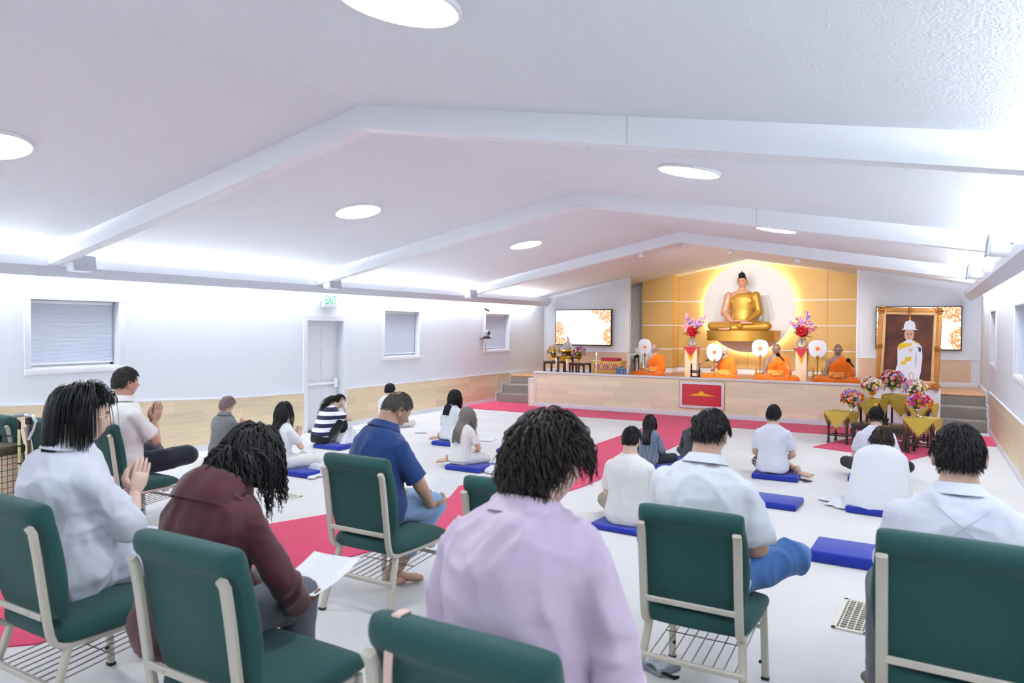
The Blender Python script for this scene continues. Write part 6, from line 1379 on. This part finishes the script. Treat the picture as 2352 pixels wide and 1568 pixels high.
I = person('C5', 'man with short black hair in a white collared shirt and blue jeans', seat_of('A', .06), (1637, 941), radians(-3), 'crossup', ('lap', 'lap'), Fig((.06, .22), hp=.30, hy=radians(-4), bw=1.12, head_s=1.02), '#c99c83', near=True, top=W_SHIRT, sleeve=.86, hem=.0, bottom=cloth('blue_jeans', '#3f6aa3', .4, 300), collar=W_SHIRT, loose=.024, fold=.009)
add_hair(I, '#151417', n=1700, length=.045, zb=-.4, zs=.1, zf=.46, vol=.008, lift=.06, g=.3, rad=.0024, segs=6, seed=25, rough=.3, thin=lambda R, rg: ~((np.abs(R[:, 0]) > .6) & (R[:, 2] < .22) & (R[:, 1] > -.5)))
I = person('C6', 'man with thick black hair in a white polo shirt at the right edge', seat_of('C6', .06, .02), (2202, 976), radians(3), 'wide', ('lap', 'lap'), Fig((.02, .16), hp=.16, bw=1.14, belly=.02, head_s=1.06), '#cda48d', near=True, top=W_COOL, sleeve=.85, hem=.0, bottom=cloth('grey_slacks', '#6d6f75'), collar=W_COOL, loose=.026, fold=.008, shoe=mat('brown_sock', '#6a5f59', .9))
add_hair(I, '#121115', n=1800, length=.055, zb=-.42, zs=.05, zf=.42, vol=.010, lift=.06, g=.33, rad=.0025, segs=6, seed=26, rough=.3, thin=lambda R, rg: ~((np.abs(R[:, 0]) > .6) & (R[:, 2] < .22) & (R[:, 1] > -.5)))
Fg = I['F']; xm_ = MB()
for s_ in (-1, 1): xm_.tube([Fg.loc(.56-.14*t, s_*(.085-.17*t), -.139-.02*sin(pi*t)) for t in np.linspace(0, 1, 10)], .0018, 5)
xm_.build('back_seams', mat('seam_grey', '#b9bdcb', .9), I['e'])
I = person('C7', 'man with short greying hair in a white polo, palms joined, legs crossed on the chair', seat_of('L3', .05), (286, 845), radians(-2), 'fwd', ('prayhigh', 'prayhigh'), Fig((-.02, .08), hp=.02, bw=1.0), '#c4937d', near=True, top=W_WARM, sleeve=.80, hem=.02, bottom=cloth('midnight_trousers', '#191d2b'), feet=False, collar=W_WARM, loose=.022, fold=.005)
add_hair(I, '#3a3635', n=1000, length=.025, zb=-.36, zs=.1, zf=.5, vol=.006, lift=.3, g=.15, rad=.003, segs=5, seed=27, cap=.005, rough=.5)
I = person('C8', 'person in beige trousers praying at the left edge, mostly out of the photo', seat_of('L1', .05), (-128, 835), radians(0), 'chair', ('prayhigh', 'prayhigh'), Fig((.0, .1), bw=.95), '#cfa68f', top=W_WARM, sleeve=1.5, bottom=cloth('beige_trousers', '#c4bcb2'))
add_hair(I, '#3a3635', n=300, length=.04, seed=28)
# ------------------------------------------------------------------ small things on the floor
def vent(px, py, rz, lab, w=.15, d=.36):
    p = onZ(px, py); e = empty('floor_vent', tuple(p), rz, lab, 'vent', 'floor vents'); mv = mat('vent_beige', '#d8d2c6', .5)
    for a, b in (((-w/2, -d/2), (w/2, -d/2+.022)), ((-w/2, d/2-.022), (w/2, d/2)), ((-w/2, -d/2), (-w/2+.025, d/2)), ((w/2-.025, -d/2), (w/2, d/2))): MB().box((a[0], a[1], .001), (b[0], b[1], .010)).build('vent_frame', mv, e, smooth=False)
    for k in range(14): y = -d/2+.03+k*(d-.06)/13; MB().box((-w/2+.02, y-.004, .001), (w/2-.02, y+.004, .008)).build('vent_slat', mv, e, smooth=False)
    for k in range(4): x = -w/2+.04+k*(w-.08)/3; MB().box((x-.003, -d/2+.02, .001), (x+.003, d/2-.02, .009)).build('vent_bar', mv, e, smooth=False)
    MB().box((-w/2+.02, -d/2+.02, .0005), (w/2-.02, d/2-.02, .0015)).build('vent_shadow_plate', mat('vent_dark', '#4b463f', .9), e, smooth=False)
vent(1965, 1415, radians(-3), 'beige floor vent beside the right hand chair', .20, .55); vent(645, 1136, radians(80), 'beige floor vent beyond the braided head', .2, .5); vent(95, 1068, radians(85), 'beige floor vent between the left hand chairs', .2, .5)
# water bottle
p = onZ(395, 1215); e = empty('water_bottle', tuple(p), 0, 'small clear water bottle with a blue label by the chair leg', 'bottle'); MB().lathe([(0, 0), (.03, 0), (.033, .01), (.033, .05), (.030, .06), (.033, .07), (.033, .12), (.030, .14), (.013, .175), (.013, .185), (0, .185)], 20).build('bottle_body', mat('bottle_plastic', '#dfe8f2', .12, trans=.55), e); MB().lathe([(.0338, .075), (.0338, .112)], 20, cap=False).build('bottle_label', mat('label_blue', '#2b63c9', .4), e); MB().lathe([(.015, .182), (.015, .2), (0, .2)], 14).build('bottle_cap', M_WPLAS, e)
# pouch with ring print in front of the jeans man's chair
p = onZ(1520, 1537); e = empty('zip_pouch', tuple(p), radians(-25), 'grey and silver zip pouch with a ring mark and black strap under the chair', 'pouch')
MB().cbox((0, 0, .022), (.13, .17, .042), bev=.014).build('pouch_body', mat('pouch_grey', '#8d96a3', .35, metal=.4, var=.3, vscale=25), e); MB().tube([(.038*cos(t), -.02+.038*sin(t), .044) for t in np.linspace(0, 2*pi, 25)], .003, 5).build('ring_mark', M_FANW, e)
MB().rtube([(-.07, -.06, .03), (0, -.085, .046), (.06, -.07, .03), (.11, -.03, .01), (.12, .0, .004)], .022, .004, side=(.3, 1, 0)).build('strap', M_BLACK, e); MB().cbox((.02, .06, .046), (.09, .02, .006), bev=.002).build('zip_flap', M_STEEL, e)
# walking stick and wheeled bag between the left chairs
sx, sy = -6.95, 3.02
p = onZ(68, 1228); sx, sy = float(p[0]), float(p[1]); p2 = onZ(46, 1226)
def zpx(py, pt): return zat(62, py, pt[1])
e = empty('walking_stick', (sx, sy, 0), radians(20), 'metal walking stick with a looped black handle by the left chairs', 'walking stick'); h = float(onY(62, 955, sy)[2])
MB().tube([(0, 0, 0), (0, 0, h-.06), (0, 0, h-.03)], .011, 10).build('shaft', mat('bronze_tube', '#6d5f5a', .3, metal=.7), e); MB().lathe([(.02, 0), (.018, .05), (.012, .06)], 12).build('rubber_tip', M_BLACK, e)
MB().tube([(-.15, 0, h), (-.05, 0, h+.015), (.04, 0, h), (.075, 0, h-.05), (.05, 0, h-.12), (0, 0, h-.2)], .014, 10).build('looped_handle', M_CHROME, e); MB().tube([(-.15, 0, h), (-.04, 0, h+.014)], .019, 10).build('grip', mat('grip_grey', '#8f9095', .6), e); MB().cbox((0, 0, h-.04), (.05, .035, .06), bev=.01).build('clamp', M_BLACK, e)
e = empty('folding_cane', (float(p2[0]), float(p2[1]), 0), radians(10), 'cream and black jointed cane beside the walking stick', 'cane'); h = float(onY(40, 985, p2[1])[2]); n = 6
for k in range(n): MB().tube([(0, 0, k*h/n+.012), (0, 0, (k+1)*h/n)], .012, 10).build('cane_section', mat('cane_cream', '#d6cf9f', .5), e); MB().tube([(0, 0, k*h/n), (0, 0, k*h/n+.014)], .013, 10).build('joint_ring', M_BLACK, e)
MB().tube([(0, 0, h), (0, 0, h+.06), (-.02, 0, h+.07)], .014, 8).build('cane_top', M_BLACK, e)
pb = onZ(2, 1222); e = empty('plaid_bag', (float(pb[0])-.05, float(pb[1]), 0), radians(15), 'beige plaid wheeled bag cut by the left edge', 'bag')
def plaid():
    m = mat('beige_plaid', '#cdbda6', .85); nt, L, b = nodes_of(m); tc = nt.new('ShaderNodeTexCoord'); sp = nt.new('ShaderNodeSeparateXYZ'); L.new(tc.outputs['Object'], sp.inputs[0])
    col = None; prev = lin('#cdbda6')
    for ax, per, fr, c in ((0, .05, .12, '#4a4038'), (2, .05, .12, '#4a4038'), (0, .05, .0, '#a03a32'), (1, .05, .12, '#4a4038'), (2, .1, .06, '#a8584c')):
        a = nt.new('ShaderNodeMath'); a.operation = 'MULTIPLY'; L.new(sp.outputs[ax], a.inputs[0]); a.inputs[1].default_value = 1/per; f = nt.new('ShaderNodeMath'); f.operation = 'FRACT'; L.new(a.outputs[0], f.inputs[0]); l = nt.new('ShaderNodeMath'); l.operation = 'LESS_THAN'; L.new(f.outputs[0], l.inputs[0]); l.inputs[1].default_value = fr
        mx = nt.new('ShaderNodeMix'); mx.data_type = 'RGBA'; L.new(l.outputs[0], mx.inputs[0]); mx.inputs[7].default_value = lin(c)
        if col is None: mx.inputs[6].default_value = prev
        else: L.new(col, mx.inputs[6])
        col = mx.outputs[2]
    L.new(col, b.inputs['Base Color']); return m
hb = float(onY(20, 1055, pb[1])[2])
MB().cbox((0, 0, hb/2+.05), (.34, .24, hb), bev=.03).build('bag_body', plaid(), e); MB().cbox((0, 0, hb+.07), (.36, .26, .09), bev=.03).build('bag_flap', mat('olive_flap', '#47412f', .6), e); MB().tube([(-.1, .1, hb), (-.1, .12, hb+.17), (.1, .12, hb+.17), (.1, .1, hb)], .009, 8).build('bag_handle', M_BLACK, e)
for s in (-1, 1): MB().lathe([(.045, -.015), (.05, 0), (.045, .015)], 18).xf(Matrix.Translation((s*.15, .1, .05)) @ Matrix.Rotation(pi/2, 4, 'Y')).build('wheel', M_BLACK, e)
MB().tube([(.0, -.13, hb+.12), (.05, -.16, hb+.2), (.06, -.1, hb+.34), (.03, 0, hb+.42)], .006, 6).build('strap', M_BLACK, e)
# bag strap over the lilac person's chair
x, y, s, rz = CHAIRS['C3']
e = empty('shoulder_strap', (x-.17*s, y-.30*s, .95*s), 0, 'pale pink bag strap hanging over the nearest chair back', 'strap'); MB().rtube([(0, -.045, -.42), (0, -.04, -.10), (0, -.03, -.005), (0, -.005, .022), (0, .035, .02), (.0, .055, -.02), (.0, .058, -.10)], .028, .004).build('strap_band', mat('pale_pink_leather', '#d3b4ac', .5), e)
# sheets and pens on the floor
for px, py, rz, lab in ((820, 985, .3, 'printed sheet on the floor beside the striped woman'), (1120, 1010, .1, 'printed sheets on the floor before the wavy haired woman')):
    paper(onZ(px, py)+np.array([0, 0, .004]), rz, 0, lab, bend=.004)
p = onZ(968, 995); e = empty('pen', tuple(p+np.array([0, 0, .006])), radians(-60), 'black pen lying on the floor behind the navy polo man', 'pen'); MB().tube([(0, -.1, 0), (0, .08, 0), (0, .1, 0)], [.006, .006, .002], 8).build('barrel', M_BLACK, e); MB().tube([(0, -.12, 0), (0, -.1, 0)], [.005, .0065], 8).build('pen_cap', M_GLD2, e)
# ------------------------------------------------------------------ sub-parts hang under the part they belong to
SUBS = dict(foot_glide='leg', rubber_stop='leg', screw='back_rail', gang_bracket='side_frame', emblem_ray='fan_face', emblem_ring='fan_face', emblem_disc='fan_face', emblem_mark='fan_face', fan_rim='fan_face', knob='handle',
    caption_line='screen', push_bar_housing='push_bar', push_bar='door_leaf', door_panel='door_leaf', bottom_rail='shade', head_rail='shade', hill_emblem='red_face', flame='wax', sign_letters='sign_case', lamp_arm='sign_case',
    collar='shirt', shirt_logo='shirt', yoke_seam='shirt', back_seams='shirt', hair_clip='hair', ponytail='hair', shorts_stripe='shorts', pocket_wallet='trousers', sash_knot='sash', hood_edge='hood', mosaic_piece='plate_disc', lattice='panel_ground', chest_rim='chest_body',
    lens='camera_head', display='case', seam='cushion_pad', bottle_label='bottle_body', bottle_cap='bottle_body', bracket_bolt='bracket', maker_plate='grille', foam_ball='mic_body', ring_mark='pouch_body', zip_flap='pouch_body', glasses='body', bead_edge='cloth_sheet', fringe='cloth_sheet', foot_pad='leg', louvre='vent_frame', hair_jewel='hair', led_ring='disc_face', drum_lip='drum', carved_rosette='frame_rail')
def kn(o): return o.name.split('.')[0]
def world_c(o):
    b = np.array([v[:] for v in o.bound_box]).mean(0); return np.array((o.matrix_basis @ Vector(b))[:])
for root in [o for o in COL.objects if o.parent is None and o.children]:
    ch = list(root.children); by = {}
    for c in ch: by.setdefault(kn(c), []).append(c)
    for c in ch:
        pn = SUBS.get(kn(c)) or ('canvas' if kn(c).startswith('painted_') else None)
        if kn(c) == 'push_bar_housing': pn = 'door_leaf'
        if not pn or pn not in by or (pn in SUBS and kn(c) != 'push_bar_housing'): continue
        cc_ = world_c(c); par_ = min(by[pn], key=lambda q: np.linalg.norm(world_c(q)-cc_))
        c.parent = par_; c.matrix_parent_inverse = par_.matrix_basis.inverted()
# ------------------------------------------------------------------ clean up
bpy.data.scenes.remove(TSC)
